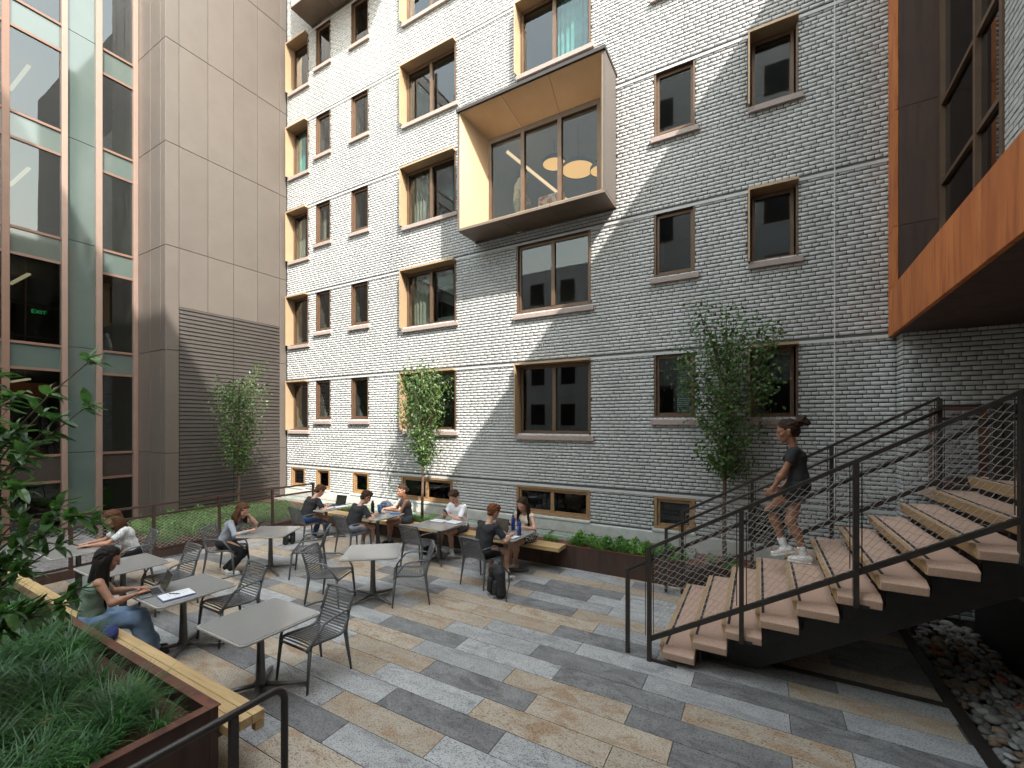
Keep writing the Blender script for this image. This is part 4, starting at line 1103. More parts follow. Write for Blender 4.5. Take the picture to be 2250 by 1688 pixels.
# ================================================================ people
def nets(D, o, h):
    """naive surface nets: D scalar grid, o origin, h cell -> V, F(quads)"""
    I = D < 0; n = np.array(D.shape)-1
    acc = np.zeros((*n,3), np.float32); cnt = np.zeros(n, np.int32)
    cs_ = [(a,b,c) for a in (0,1) for b in (0,1) for c in (0,1)]
    sl = lambda A,c: A[c[0]:c[0]+n[0], c[1]:c[1]+n[1], c[2]:c[2]+n[2]]
    for a in cs_:
        for ax in range(3):
            if a[ax]: continue
            b = list(a); b[ax] = 1; b = tuple(b)
            d0, d1 = sl(D,a), sl(D,b); cr = sl(I,a) != sl(I,b)
            if not cr.any(): continue
            t = np.where(cr, d0/np.where(cr, d0-d1, 1), 0)
            for q in range(3): acc[...,q] += np.where(cr, a[q]+(t if q == ax else 0), 0)
            cnt += cr
    act = cnt > 0; idx = np.full(n, -1, np.int64); idx[act] = np.arange(act.sum())
    ii = np.argwhere(act); V = (ii+acc[act]/cnt[act][:,None])*h+o
    F = []
    for ax in range(3):
        u, v = (ax+1)%3, (ax+2)%3
        s0 = [slice(1,-1)]*3; s1 = [slice(1,-1)]*3; s0[ax] = slice(0,-1); s1[ax] = slice(1,None)
        A, B = I[tuple(s0)], I[tuple(s1)]; cr = np.argwhere(A != B)
        if not len(cr): continue
        g = cr.copy(); g[:,u] += 1; g[:,v] += 1
        inside = A[tuple(cr.T)]
        def at(du, dv):
            k = g.copy(); k[:,u] -= du; k[:,v] -= dv; return idx[tuple(k.T)]
        q = np.stack([at(1,1), at(0,1), at(0,0), at(1,0)], 1); q[~inside] = q[~inside][:,::-1]; F.append(q)
    return V, np.concatenate(F)
def sdf(prims, h, k=.02, noise=0, nf=30, cuts=()):
    """prims: (a,b,ra,rb[,cut]) round cones; cut = list of (point,normal) keep n.(p-pt)<0"""
    A = np.array([p[0] for p in prims], float); B = np.array([p[1] for p in prims], float); r = np.array([[p[2],p[3]] for p in prims])
    m = r.max(1)[:,None]+.03
    lo = np.minimum(A-m, B-m).min(0); hi = np.maximum(A+m, B+m).max(0)
    n = np.ceil((hi-lo)/h).astype(int)+2
    D = np.full(n, .25, np.float32)
    ax = [lo[i]+h*np.arange(n[i]) for i in range(3)]
    for p in prims:
        a, b, ra, rb = np.array(p[0],float), np.array(p[1],float), p[2], p[3]; mg_ = max(ra,rb)+k*1.6+2*h
        l0 = np.clip(np.floor((np.minimum(a,b)-mg_-lo)/h).astype(int), 0, n-1); l1 = np.clip(np.ceil((np.maximum(a,b)+mg_-lo)/h).astype(int)+1, 1, n)
        X, Y, Z = np.meshgrid(*[ax[i][l0[i]:l1[i]] for i in range(3)], indexing='ij')
        d = b-a; L2 = max(d@d, 1e-12)
        t = np.clip(((X-a[0])*d[0]+(Y-a[1])*d[1]+(Z-a[2])*d[2])/L2, 0, 1)
        q = np.sqrt((X-a[0]-t*d[0])**2+(Y-a[1]-t*d[1])**2+(Z-a[2]-t*d[2])**2)-(ra+(rb-ra)*t)
        for c in (p[4] if len(p) > 4 else ()):
            cp, cn = np.array(c[0],float), np.array(c[1],float); cn = cn/np.linalg.norm(cn)
            q = np.maximum(q, (X-cp[0])*cn[0]+(Y-cp[1])*cn[1]+(Z-cp[2])*cn[2])
        s_ = (slice(l0[0],l1[0]), slice(l0[1],l1[1]), slice(l0[2],l1[2]))
        o_ = D[s_]; kk = p[5] if len(p) > 5 else k; hh = np.maximum(kk-np.abs(o_-q), 0)/kk; D[s_] = np.minimum(o_, q)-hh*hh*kk*.25
    if noise or cuts:
        X, Y, Z = np.meshgrid(*ax, indexing='ij')
        if noise: D += noise*(np.sin(nf*X+3*np.sin(nf*.45*Z)+1)*np.sin(nf*.8*Y+2*np.sin(nf*.5*X))+.7*np.sin(nf*1.3*Z+2.5*np.sin(nf*.4*X+nf*.3*Y))).astype(np.float32)
        for c in cuts:
            cp, cn = np.array(c[0],float), np.array(c[1],float); cn = cn/np.linalg.norm(cn)
            D = np.maximum(D, ((X-cp[0])*cn[0]+(Y-cp[1])*cn[1]+(Z-cp[2])*cn[2]).astype(np.float32))
    D[0]=D[-1]=.2; D[:,0]=D[:,-1]=.2; D[:,:,0]=D[:,:,-1]=.2
    return nets(D, lo, h)
def skinm(n, c): M[n] = mat(n, c, tuple(x*1.12 for x in c), 25, .5, bump=.08, bscale=120); M[n].node_tree.nodes['Principled BSDF'].inputs['Subsurface Weight'].default_value = .08; M[n].node_tree.nodes['Principled BSDF'].inputs['Subsurface Radius'].default_value = (.02,.008,.004)
skinm('skin_light', (.50,.29,.205)); skinm('skin_mid', (.42,.225,.15)); skinm('skin_tan', (.34,.17,.105)); skinm('skin_dark', (.25,.115,.065))
for n, c in dict(lip=(.33,.10,.08), eye=(.02,.015,.012), hair_black=(.012,.009,.008), hair_dark=(.025,.014,.009), hair_brown=(.04,.02,.012), hair_red=(.13,.045,.018), hair_chest=(.075,.032,.016),
                 tee_black=(.014,.014,.016), tee_white=(.68,.68,.70), jeans_blue=(.035,.075,.19), jeans_light=(.17,.27,.42), sweater=(.24,.27,.32), black_cloth=(.010,.010,.012), shorts_grey=(.20,.23,.28), shorts_dark=(.035,.04,.05),
                 sage=(.13,.18,.14), cream=(.60,.52,.42), khaki=(.30,.29,.20), sock_white=(.62,.62,.63), shoe_white=(.58,.57,.55), shoe_dark=(.03,.03,.035), navy=(.012,.018,.09), sandal=(.06,.04,.03)).items():
    M[n] = mat(n, c, tuple(x*1.3 for x in c), 60 if 'hair' not in n else 40, .85 if 'hair' not in n else .6, spec=.5 if 'hair' not in n else .15, bump=.25, bscale=250 if 'hair' not in n else 140, stretch=(1,1,1) if 'hair' not in n else (1,1,.12))
M['jeans_light'] = mat('jeans_light', (.12,.20,.34), (.27,.38,.53), 7, .85, bump=.3, bscale=300, lo=.3, hi=.7)
M['sweater'] = mat('grey_sweater', (.20,.22,.26), (.36,.38,.42), 160, .9, bump=.4, bscale=300)
def pattern(n, a, b, sc_, lo=.5, hi=.52, vor=True):
    m = mat(n, a, b, sc_, .8, lo=lo, hi=hi, detail=1); M[n] = m
pattern('white_check', (.40,.40,.42), (.70,.70,.70), 55, .42, .5); pattern('floral', (.02,.02,.022), (.6,.6,.58), 38, .53, .56)
def V3(*a): return np.array(a, float)
def nrm(v): v = np.asarray(v, float); return v/max(1e-9, np.linalg.norm(v))
def ik(a, c, l1, l2, pole):
    a, c = np.asarray(a,float), np.asarray(c,float); d = c-a; L = np.linalg.norm(d); L = min(L, (l1+l2)*.999); dn = nrm(d); c = a+dn*L
    x = (l1*l1-l2*l2+L*L)/(2*L); hh = math.sqrt(max(0, l1*l1-x*x)); p = np.asarray(pole,float); p = nrm(p-dn*(p@dn))
    return a+dn*x+p*hh, c
def build_hand(wr, d, n, side, curl, S):
    """wrist, direction, palm normal (palm faces n), side=+1 when thumb lies along +cross(d,n)"""
    d, n = nrm(d), np.asarray(n,float); n = nrm(n-d*(n@d)); s_ = np.cross(d, n)*side
    pr = []
    for i, q in enumerate((-.030,-.010,.010,.030)):
        pr.append((wr+s_*q*.55, wr+d*.085*S+s_*q*S, .013*S, .0115*S))
    for q, L in ((.030,.070),(.010,.080),(-.010,.074),(-.030,.058)):
        b = wr+d*.088*S+s_*q*S; a1 = curl*.6; a2 = curl*1.5
        m1 = b+(d*math.cos(a1)+n*math.sin(a1))*L*.5*S; m2 = m1+(d*math.cos(a2)+n*math.sin(a2))*L*.5*S
        pr += [(b, m1, .0092*S, .0085*S), (m1, m2, .0085*S, .0066*S)]
    b = wr+d*.028*S+s_*.026*S; m1 = b+nrm(d*.7+s_*.75+n*.25)*.042*S; m2 = m1+nrm(d*.95+s_*.2+n*.45)*.034*S
    pr += [(b, m1, .0125*S, .0105*S), (m1, m2, .0105*S, .0078*S)]
    return pr
def person(label, loc, rz, sk, hair, top, bot, shoes, seat=.45, sx=1.0, lean=12, twist=0, head=(20,0), handL=None, handR=None, footL=None, footR=None, male=True,
           sleeve=.55, hem='hip', leglen=1.0, curl=(.5,.5), palm=None, hairstyle='short', joints=None, neckline=True, flare=0, socks=None, S=1.0, poleL=None, poleR=None, tank=False, crop=0):
    root = thing('person', label, 'person', loc, rz)
    J = {}
    hipw = .085 if male else .088; shw = (.19 if male else .165)
    lean = R(lean); tw = R(twist)
    P = V3(0, -.03, seat+.10)
    X = V3(math.cos(tw), math.sin(tw), 0); Fw = V3(-math.sin(tw), math.cos(tw), 0)
    u = V3(0,0,1)*math.cos(lean)+Fw*math.sin(lean)
    u2 = V3(0,0,1)*math.cos(lean*1.35+.04)+Fw*math.sin(lean*1.35+.04)
    if joints:
        P = np.array(joints['hip'], float)
    W_ = P+u*.17; C = W_+u*.19; N0 = C+u2*.15
    if not male: W_, C, N0 = P+u*.16, P+u*.34, P+u*.34+u2*.135
    fwd = np.cross(X, u)*-1 if np.dot(np.cross(X,u), Fw) < 0 else np.cross(X, u)
    SL, SR_ = N0-u*.055-X*shw, N0-u*.055+X*shw
    hp, hy = R(head[0]), R(head[1])
    hX = V3(math.cos(tw+hy), math.sin(tw+hy), 0); hF0 = V3(-math.sin(tw+hy), math.cos(tw+hy), 0)
    hF = hF0*math.cos(hp)-V3(0,0,1)*math.sin(hp); hU = V3(0,0,1)*math.cos(hp)+hF0*math.sin(hp)
    H = N0+nrm(u2*.6+hU*.7)*.115+hU*.055+hF*.02
    def hl(x,y,z): return H+hX*x+hF*y+hU*z
    ul, fl_, hl_ = (.29,.255,.0) if male else (.265,.235,.0)
    EL, WL = ik(SL, handL, ul, fl_, poleL if poleL is not None else V3(-.6,-.35,-.7)); ER, WR = ik(SR_, handR, ul, fl_, poleR if poleR is not None else V3(.6,-.35,-.7))
    HL, HR = P-X*hipw, P+X*hipw
    tl, sl_ = (.43,.42) if male else (.41,.395)
    tl *= leglen; sl_ *= leglen
    kp = V3(0,.6,.8)
    if joints:
        KL, AL, KR, AR = [np.array(joints[q], float) for q in ('kneeL','ankL','kneeR','ankR')]
    else:
        KL, AL = ik(HL, np.array(footL,float)+V3(0,-.04,.085), tl, sl_, kp); KR, AR = ik(HR, np.array(footR,float)+V3(0,-.04,.085), tl, sl_, kp)
    fdL = nrm(joints['footL'] if joints else (KL-HL)*V3(1,1,0)); fdR = nrm(joints['footR'] if joints else (KR-HR)*V3(1,1,0))
    a = 1.0 if male else .88
    # --- skin
    body = []
    for s_ in (-1,1):
        body += [(P+X*s_*.055, W_+X*s_*.045, .108, .092*a), (W_+X*s_*.045, C+X*s_*.07, .09*a, .10*a), (C+X*s_*.07, N0-u*.05+X*s_*(shw*.72), .095*a, .052*a)]
    if not male: body += [(C+X*s_*.065+fwd*.06-u*.01, C+X*s_*.065+fwd*.065-u*.015, .055, .055) for s_ in (-1,1)]
    body += [(N0-u*.03, H-hU*.03-hF*.015, .056*a, .050*a)]
    for s_, Sx, Ex, Wx in ((-1,SL,EL,WL),(1,SR_,ER,WR)):
        body += [(Sx, Ex, .050*a, .037*a), (Ex, Ex+(Wx-Ex)*.3, .037*a, .040*a), (Ex+(Wx-Ex)*.3, Wx, .040*a, .025*a)]
    for Hx, Kx, Ax, fd in ((HL,KL,AL,fdL),(HR,KR,AR,fdR)):
        cal = Kx+(Ax-Kx)*.3-fd*.015
        body += [(Hx, Kx, .092 if male else .09, .056), (Kx, cal, .054, .054), (cal, Ax, .053, .035), (Ax-fd*.03-V3(0,0,.045), Ax+fd*.12-V3(0,0,.06), .032, .022)]
    Vb, Fb = sdf(body, .0105, .035)
    # head, fine
    hd = [(hl(0,-.025,.045), hl(0,.005,.055), .094, .090), (hl(0,.02,.0), hl(0,.045,-.055), .078, .055), (hl(0,.055,-.085), hl(0,.066,-.09), .032, .028), (hl(0,.02,-.05), hl(-.0,.0,-.09), .058, .045),
          (hl(0,.095,.03), hl(0,.110,-.018), .010, .0135, (), .014), (hl(0,.112,-.02), hl(0,.113,-.022), .0125,.0125,(),.01),
          (hl(-.045,.082,.034), hl(.045,.082,.034), .014, .014, (), .02), (hl(-.018,.092,-.055), hl(.018,.092,-.055), .0085, .0085, (), .01), (hl(-.015,.088,-.066), hl(.015,.088,-.066), .009, .009, (), .01),
          (hl(-.05,.065,-.015), hl(-.03,.078,-.02), .022,.018), (hl(.05,.065,-.015), hl(.03,.078,-.02), .022,.018)]
    for s_ in (-1,1): hd += [(hl(s_*.086,-.012,.022), hl(s_*.083,-.006,-.028), .017, .011, (), .012), (hl(s_*.095,-.02,.02), hl(s_*.092,-.016,-.01), .009,.008,(),.008)]
    hd += [(hl(0,-.02,-.05), N0+(H-N0)*.25, .053*a, .054*a)]
    Vh, Fh = sdf(hd, .0056, .022)
    vv = [Vb, Vh]; ff = [Fb, Fh+len(Vb)]; mi = [np.zeros(len(Fb),int)]
    # lips
    fc = Vh[Fh].mean(1)-H; lx, ly, lz = fc@hX, fc@hF, fc@hU
    mi.append(np.where((np.abs(lx) < .026) & (ly > .075) & (lz < -.046) & (lz > -.076), 1, 0))
    off = len(Vb)+len(Vh)
    pal = palm or (V3(0,0,-1), V3(0,0,-1))
    for s_, Wx, Ex, cu, pn in ((-1,WL,EL,curl[0],pal[0]),(1,WR,ER,curl[1],pal[1])):
        dd = nrm(Wx-Ex); dd = nrm(dd+V3(0,0,1)*(-dd[2]*.45 if Wx[2] < .95 else 0)) if not joints else dd
        hp_ = build_hand(Wx, dd, pn, 1 if s_*np.dot(np.cross(dd, pn), X) < 0 else -1, cu, 1.0 if male else .92)
        hp_.append((Wx-dd*.04, Wx+dd*.02, .026*a, .022*a)); v_, f_ = sdf(hp_, .0045, .008); vv.append(v_); ff.append(f_+off); off += len(v_); mi.append(np.zeros(len(f_),int))
    eb = MB()
    for s_ in (-1,1):
        eb.blob(hl(s_*.033,.083,.012), (.012,.012,.009), 8, 6)
        eb.bar(hl(s_*.05,.090,.038), hl(s_*.016,.099,.036), .006, .008)
    ev = np.array(eb.v); ef = np.array([f if len(f) == 4 else (*f, f[-1]) for f in eb.f]); vv.append(ev); ff.append(ef+off); mi.append(np.full(len(ef),2))
    me = npmesh('body', np.concatenate(vv), np.concatenate(ff), [M[sk], M['lip'], M['eye'] if hair != 'x' else M['eye']], np.concatenate(mi), smooth=True); me.validate()
    link('body', me, root)
    # --- top garment
    tp = []; g_ = .016
    hemz = P-u*(.02 if hem == 'hip' else -.02); ht = u
    for s_ in (-1,1):
        lowr = .125 if male else .118
        tp += [(P+X*s_*.058-u*.0, W_+X*s_*.05, lowr, .098*a+g_+.006), (W_+X*s_*.05, C+X*s_*.072, .096*a+g_, .102*a+g_)]
        tp += [(C+X*s_*.072, N0-u*(.055 if not tank else .09)+X*s_*(shw*.74 if not tank else shw*.5), .098*a+g_, (.052 if not tank else .045)*a+.012)]
    if not male: tp += [(C+X*s_*.065+fwd*.062-u*.01, C+X*s_*.065+fwd*.066-u*.015, .062, .062) for s_ in (-1,1)]
    if sleeve > 0:
        for Sx, Ex, Wx in ((SL,EL,WL),(SR_,ER,WR)):
            if sleeve <= 1:
                e = Sx+(Ex-Sx)*sleeve; tp.append((Sx, e+(Ex-Sx)*.15, .060*a, .062*a if male else .055, ((e, Ex-Sx),)))
            else:
                tp += [(Sx, Ex, .060*a, .047*a), (Ex, Wx, .048*a, .036*a, ((Wx-nrm(Wx-Ex)*.01, Wx-Ex),))]
    cuts = [(P-u*(.035 if hem == 'hip' else .0)+u*crop, -u), (N0+u*(-.005 if not tank else -.075), u2*1.0-fwd*.0)]
    if tank:
        cuts[1] = (N0-u*.065, u)
    Vt, Ft = sdf(tp, .0105, .03, .0048, 34, cuts)
    sh = link('tank_top' if tank else 'shirt', npmesh('shirt', Vt, Ft, M[top], smooth=True), root)
    if tank:
        q = MB()
        for s_ in (-1,1):
            q.tube([N0-u*.075+X*s_*.075+fwd*.085*a, N0-u*.02+X*s_*.085+fwd*.03, N0-u*.015+X*s_*.085-fwd*.03, N0-u*.075+X*s_*.075-fwd*.085*a], .010, 6, flat=.5)
        q.build('strap', M[top], sh, smooth=True)
    # --- bottom garment
    bt = []
    for s_ in (-1,1): bt.append((P+X*s_*.055-u*.01, P+X*s_*.05+u*.06, .121, .112))
    lb = {'long':1.0, 'short':.62, 'mini':.40, 'capri':.8}[bot[1]]
    for Hx, Kx, Ax, fd in ((HL,KL,AL,fdL),(HR,KR,AR,fdR)):
        if bot[1] == 'long':
            bt += [(Hx, Kx, .108, .073+flare*.4), (Kx, Ax+V3(0,0,.0), .072+flare*.5, .050+flare, ((Ax+V3(0,0,-.01), Ax-Kx),))]
        else:
            e = Hx+(Kx-Hx)*lb; bt.append((Hx, Kx, .112, .094 if male else .088, ((e, Kx-Hx),)))
    cutsb = [(P+u*(.07), u)]
    Vt, Ft = sdf(bt, .0105, .03, .0055, 30, cutsb)
    link('trousers' if bot[1] == 'long' else 'shorts', npmesh('trousers', Vt, Ft, M[bot[0]], smooth=True), root)
    # --- shoes, socks
    for Ax, fd, Kx in ((AL,fdL,KL),(AR,fdR,KR)):
        pit = V3(0,0,0)
        dz = V3(0,0,1)
        if joints and 'pitch' in joints: fd = nrm(fd+V3(0,0,joints['pitch'].get('L' if Ax is AL else 'R', 0)))
        upv = nrm(np.cross(np.cross(fd, dz), fd))
        s1 = [(Ax-fd*.045-upv*.045, Ax+fd*.02-upv*.04, .040,.042), (Ax+fd*.02-upv*.045, Ax+fd*.135-upv*.058, .042,.034), (Ax-fd*.01, Ax-fd*.005-upv*.03, .040,.044)]
        v_, f_ = sdf(s1, .007, .02, 0, 0, [(Ax-upv*.087, -upv), (Ax+upv*.005, upv)]); so_ = link('shoe', npmesh('shoe', v_, f_, M[shoes], smooth=True), root)
        q = MB(); 
        s2 = [(Ax-fd*.05-upv*.08, Ax+fd*.14-upv*.08, .040,.037)]; v_, f_ = sdf(s2, .007, .01, 0, 0, [(Ax-upv*.092, -upv), (Ax-upv*.072, upv)]); link('sole', npmesh('sole', v_, f_, M['shoe_white'], smooth=False), so_)
        if socks:
            v_, f_ = sdf([(Ax-upv*.03, Ax+nrm(Kx-Ax)*.11, .041,.046,((Ax+nrm(Kx-Ax)*.11, Kx-Ax),))], .008, .02); link('sock', npmesh('sock', v_, f_, M[socks], smooth=True), root)
    # --- hair
    hr_ = [(hl(0,-.03,.058), hl(0,-.005,.066), .101, .095), (hl(0,-.05,.02), hl(0,-.06,-.01), .085,.07)]
    cut = [(hl(0,.062,.06), nrm(hF*.9-hU*.42))] if hairstyle != 'bang' else [(hl(0,.075,.06), nrm(hF*.9-hU*.5))]
    cutlow = [(hl(0,-.02,-.075), -hU)]
    nz, nfq = .004, 95
    if hairstyle == 'short':
        hr_ = [(hl(0,-.03,.06), hl(0,.01,.072), .103, .095), (hl(0,-.05,.015), hl(0,-.055,-.02), .082,.064), (hl(-.03,.05,.11), hl(.03,.05,.112), .045,.045)]
        cut = [(hl(0,.05,.05), nrm(hF*.95-hU*.55))]; nz = .006
    Vt, Ft = sdf(hr_, .006, .02, nz, nfq, cut+cutlow); ho = link('hair', npmesh('hair', Vt, Ft, M[hair], smooth=True), root)
    if hairstyle in ('long','shoulder'):
        L_ = .50 if hairstyle == 'long' else .22; q = MB()
        nst = 84
        for i in range(nst):
            a_ = math.pi*(-.10+1.2*i/(nst-1)); ca, sa = math.cos(a_), math.sin(a_)   # around the back from right to left
            st0 = H+hX*ca*.088+hU*(.10-.03*abs(ca))-hF*(sa*.075+.005)
            st1 = H+hX*ca*.108-hU*.03-hF*(sa*.095+.01)
            jx = random.uniform(-.012,.012)
            sway = V3(0,0,0)
            back = P-Fw*.02
            st2 = st1-V3(0,0,1)*L_*random.uniform(.40,.5)-nrm(fwd)*(.045*max(sa,.2))+X*(ca*.018+jx)
            st3 = st1-V3(0,0,1)*L_*random.uniform(.88,1.05)-nrm(fwd)*(.07*max(sa,.15)+random.uniform(-.02,.02))+X*(ca*.01+jx*2)
            q.tube([st0, st1, (st1+st2)/2+X*jx*.5, st2, st3], [.017,.020,.021,.018,.004], 6, flat=.7)
        q.build('hair_lengths', M[hair], ho, smooth=True)
    if hairstyle in ('bun','pony'):
        q = [(hl(0,-.115,.02), hl(0,-.135,-.0), .042,.040)] if hairstyle == 'bun' else [(hl(0,-.11,.075), hl(0,-.18,.095), .035,.05), (hl(0,-.17,.10), hl(0,-.215,.06), .052,.035), (hl(.03,-.17,.12), hl(.03,-.22,.10),.03,.02)]
        v_, f_ = sdf(q, .006, .03, .008, 70); link('hair_bun', npmesh('hair_bun', v_, f_, M[hair], smooth=True), ho)
    root['_w'] = 0; del root['_w']
    if S != 1.0: root.scale = (S,)*3
    return dict(root=root, WL=WL, WR=WR, H=H, P=P, hF=hF)
D_ = V3(0,0,-1)
person('long haired woman in sage tank top and light jeans typing on the front bench', (-6.50,1.93,0), R(-13), 'skin_tan', 'hair_black', 'sage', ('jeans_light','long'), 'shoe_dark', seat=.45, lean=6, head=(22,-6), male=False,
       handL=(-.02,.36,.775), handR=(.22,.34,.78), footL=(.06,.52,0), footR=(.24,.50,0), sleeve=0, tank=True, hairstyle='long', flare=.045, curl=(.45,.5))
person('woman in white patterned short sleeved shirt at the farthest left table', (-9.33,3.22,0), R(172), 'skin_mid', 'hair_chest', 'white_check', ('black_cloth','long'), 'sandal', lean=16, head=(30,4), male=False,
       handL=(-.06,.52,.775), handR=(.14,.50,.775), footL=(-.1,.30,0), footR=(.12,.42,0), sleeve=.7, hairstyle='shoulder', curl=(.5,.6))
person('woman in grey sweater resting her head on a hand and holding a phone', (-8.50,4.36,0), R(-57), 'skin_light', 'hair_chest', 'sweater', ('black_cloth','long'), 'shoe_white', lean=22, head=(28,-12), male=False,
       handL=(-.10,.30,1.045), handR=(.20,.50,.80), footL=(.03,.02,.0), footR=(.12,.16,.0), sleeve=1.5, hairstyle='shoulder', curl=(1.0,.9), poleL=V3(-.3,.9,-.8), palm=(V3(.2,-.6,0), V3(0,0,1)))
person('man in black tee and blue jeans writing at the far table', (-9.07,6.36,0), R(-6), 'skin_light', 'hair_chest', 'tee_black', ('jeans_blue','long'), 'shoe_white', lean=24, head=(36,-8),
       handL=(-.05,.40,.78), handR=(.20,.42,.785), footL=(-.12,.30,0), footR=(.18,.44,0), sleeve=.7, hairstyle='short', curl=(.6,1.0))
person('dark haired man in black tee and grey shorts seen from behind at the far table', (-7.43,6.27,0), R(-9), 'skin_light', 'hair_brown', 'tee_black', ('shorts_grey','short'), 'shoe_dark', lean=24, head=(34,-14),
       handL=(-.10,.38,.775), handR=(.20,.42,.78), footL=(-.10,.34,0), footR=(.18,.42,0), sleeve=.75, hairstyle='short', socks='sock_white')
person('woman with hair in a bun and dark strappy romper on the far bench', (-7.05,7.48,0), R(148), 'skin_tan', 'hair_dark', 'shorts_dark', ('shorts_dark','mini'), 'shoe_dark', lean=8, head=(10,14), male=False,
       handL=(.02,.34,.78), handR=(.26,.36,.775), footL=(.02,.42,0), footR=(.10,.40,0), sleeve=0, tank=True, hairstyle='bun', socks='sweater')
person('man in white tee and dark shorts on the far bench, looking at his phone', (-5.52,7.46,0), R(172), 'skin_light', 'hair_brown', 'tee_white', ('shorts_dark','short'), 'shoe_white', lean=10, head=(34,8),
       handL=(-.03,.36,.86), handR=(.08,.38,.87), footL=(-.13,.40,0), footR=(.20,.44,0), sleeve=.8, hairstyle='short', socks='sock_white', curl=(.9,.9), palm=(V3(.5,0,.8), V3(-.5,0,.8)))
person('red haired man in black tee and black shorts seen from behind', (-4.12,6.22,0), R(-12), 'skin_light', 'hair_red', 'tee_black', ('black_cloth','short'), 'shoe_white', lean=20, head=(24,-6),
       handL=(-.05,.42,.78), handR=(.26,.44,.785), footL=(-.10,.30,0), footR=(.24,.40,0), sleeve=.75, hairstyle='short', socks='sock_white')
person('long haired girl in white cropped top and patterned shorts on the far bench', (-3.92,7.50,0), R(166), 'skin_light', 'hair_dark', 'cream', ('floral','short'), 'cream', lean=10, head=(26,10), male=False,
       handL=(-.20,.34,.80), handR=(.22,.34,.80), footL=(-.02,.42,0), footR=(.08,.48,0), sleeve=.12, hairstyle='long', curl=(.5,.9), crop=.13)
# person in the bay lounge (standing, back turned)
person('person in cream shirt and khaki trousers standing behind the bay glass', (-5.03,9.15,7.11), R(-62), 'skin_dark', 'hair_black', 'cream', ('khaki','long'), 'shoe_dark', lean=4, head=(12,0),
       joints=dict(hip=(0,0,.90), kneeL=(-.10,.03,.49), ankL=(-.11,-.03,.085), kneeR=(.10,.03,.49), ankR=(.11,.0,.085), footL=(0,1,0), footR=(.1,1,0)),
       handL=(-.10,.24,.93), handR=(.22,.20,.92), sleeve=1.5, hairstyle='short', flare=.02)
# woman walking down the stair
person('woman in black tee and shorts with curly ponytail walking down the stair', (.42,6.72,.95), R(90), 'skin_dark', 'hair_dark', 'tee_black', ('black_cloth','mini'), 'shoe_white', lean=5, head=(14,0), male=False, S=1.09,
       joints=dict(hip=(0,-.02,.90), kneeL=(.04,.27,.57), ankL=(.03,.12,.155), kneeR=(-.06,.06,.475), ankR=(-.06,-.08,.095), footL=(0,1,0), footR=(0,1,0), pitch=dict(L=-.35, R=0)),
       handL=(-.20,.25,.86), handR=(.20,.12,.86), sleeve=.55, hairstyle='pony', socks='sock_white', curl=(.8,.8), palm=(V3(.6,0,-.2), V3(-.6,0,-.2)), poleL=V3(-.3,-1,-.4), poleR=V3(.3,-1,-.4))
# ================================================================ things on tables, benches and floor
M['alu'] = mat('laptop_grey', (.30,.30,.31), None, 5, .35, metal=.6); M['screen'] = mat('dark_screen', (.012,.012,.012), (.03,.024,.014), 4, .12); M['keys'] = mat('black_keys', (.015,.015,.016), None, 5, .5)
M['paper'] = mat('white_paper', (.66,.67,.69), (.74,.75,.77), 3, .8); M['ink'] = mat('ink', (.06,.07,.10), None, 4, .8)
M['bluecup'] = mat('blue_plastic', (.07,.20,.42), (.09,.23,.46), 5, .35); M['navyb'] = mat('blue_bottle', (.018,.045,.24), (.025,.055,.28), 5, .3); M['pack'] = mat('black_nylon', (.010,.010,.011), (.022,.022,.024), 30, .75, bump=.3, bscale=90)
M['packb'] = mat('navy_nylon', (.014,.02,.04), (.03,.04,.07), 30, .75, bump=.3, bscale=90); M['logo'] = mat('white_print', (.6,.6,.6), None, 4, .7)
def laptop(loc, rz, lbl, lid=105, shell='alu'):
    t = thing('laptop', lbl, 'laptop', loc, rz)
    q = MB(); q.box(-.155,.155,-.11,.11,0,.016); q.build('base', M[shell], t, bevel=.004)
    for r_ in range(5):
        for c in range(12):
            pass
    q = MB()
    for r_ in range(5):
        for c in range(13): q.box(-.14+c*.0216,-.14+c*.0216+.018,-.005+r_*.0195,-.005+r_*.0195+.016,.0161,.018)
    o = q.build('keyboard', M['keys'], t); o['kind'] = 'stuff'
    q = MB(); q.box(-.05,.05,-.095,-.025,.0161,.0168); q.build('touchpad', M['metal'], t)
    Mx = Matrix.Translation((0,.112,.014)) @ Matrix.Rotation(-R(lid-90),4,'X')
    q = MB(); q.box(-.155,.155,-.003,.004,0,.215); q.xform(Mx); l_ = q.build('lid', M[shell], t, bevel=.002)
    q = MB(); q.box(-.146,.146,-.0042,-.0032,.012,.205); q.xform(Mx); q.build('screen', M['screen'], l_)
    return t
laptop((-6.20,2.33,.741), R(-12), 'open grey laptop with dark screen before the long haired woman', 112)
laptop((-8.92,7.08,.741), R(8), 'black laptop with raised lid at the far end of the jeans man\'s table', 105, 'keys')
laptop((-4.16,6.78,.741), R(-8), 'black laptop open between the red haired man and the girl', 100, 'keys')
def sheet(nm, loc, rz, w_, h_, lbl, cat, cover='navy', th=.012, pad=True):
    t = thing(nm, lbl, cat, loc, rz)
    q = MB(); q.box(-w_/2,w_/2,-h_/2,h_/2,0,th*.45); q.build('cover', M[cover], t)
    q = MB(); q.box(-w_/2+.004,w_/2-.004,-h_/2+.004,h_/2-.004,th*.46,th); p = q.build('pages', M['paper'], t)
    q = MB()
    for i in range(9):
        y = h_/2-.05-i*.022
        if y > -h_/2+.03: q.box(-w_/2+.03, -w_/2+.03+(w_-.07)*random.uniform(.45,1), y, y+.002, th+.0002, th+.0006)
    q.build('writing', M['ink'], p); return t
sheet('notebook', (-5.86,2.45,.741), R(-8), .24, .31, 'white notebook with blue cover and a pen beside the laptop', 'notebook', 'navyb', .02)
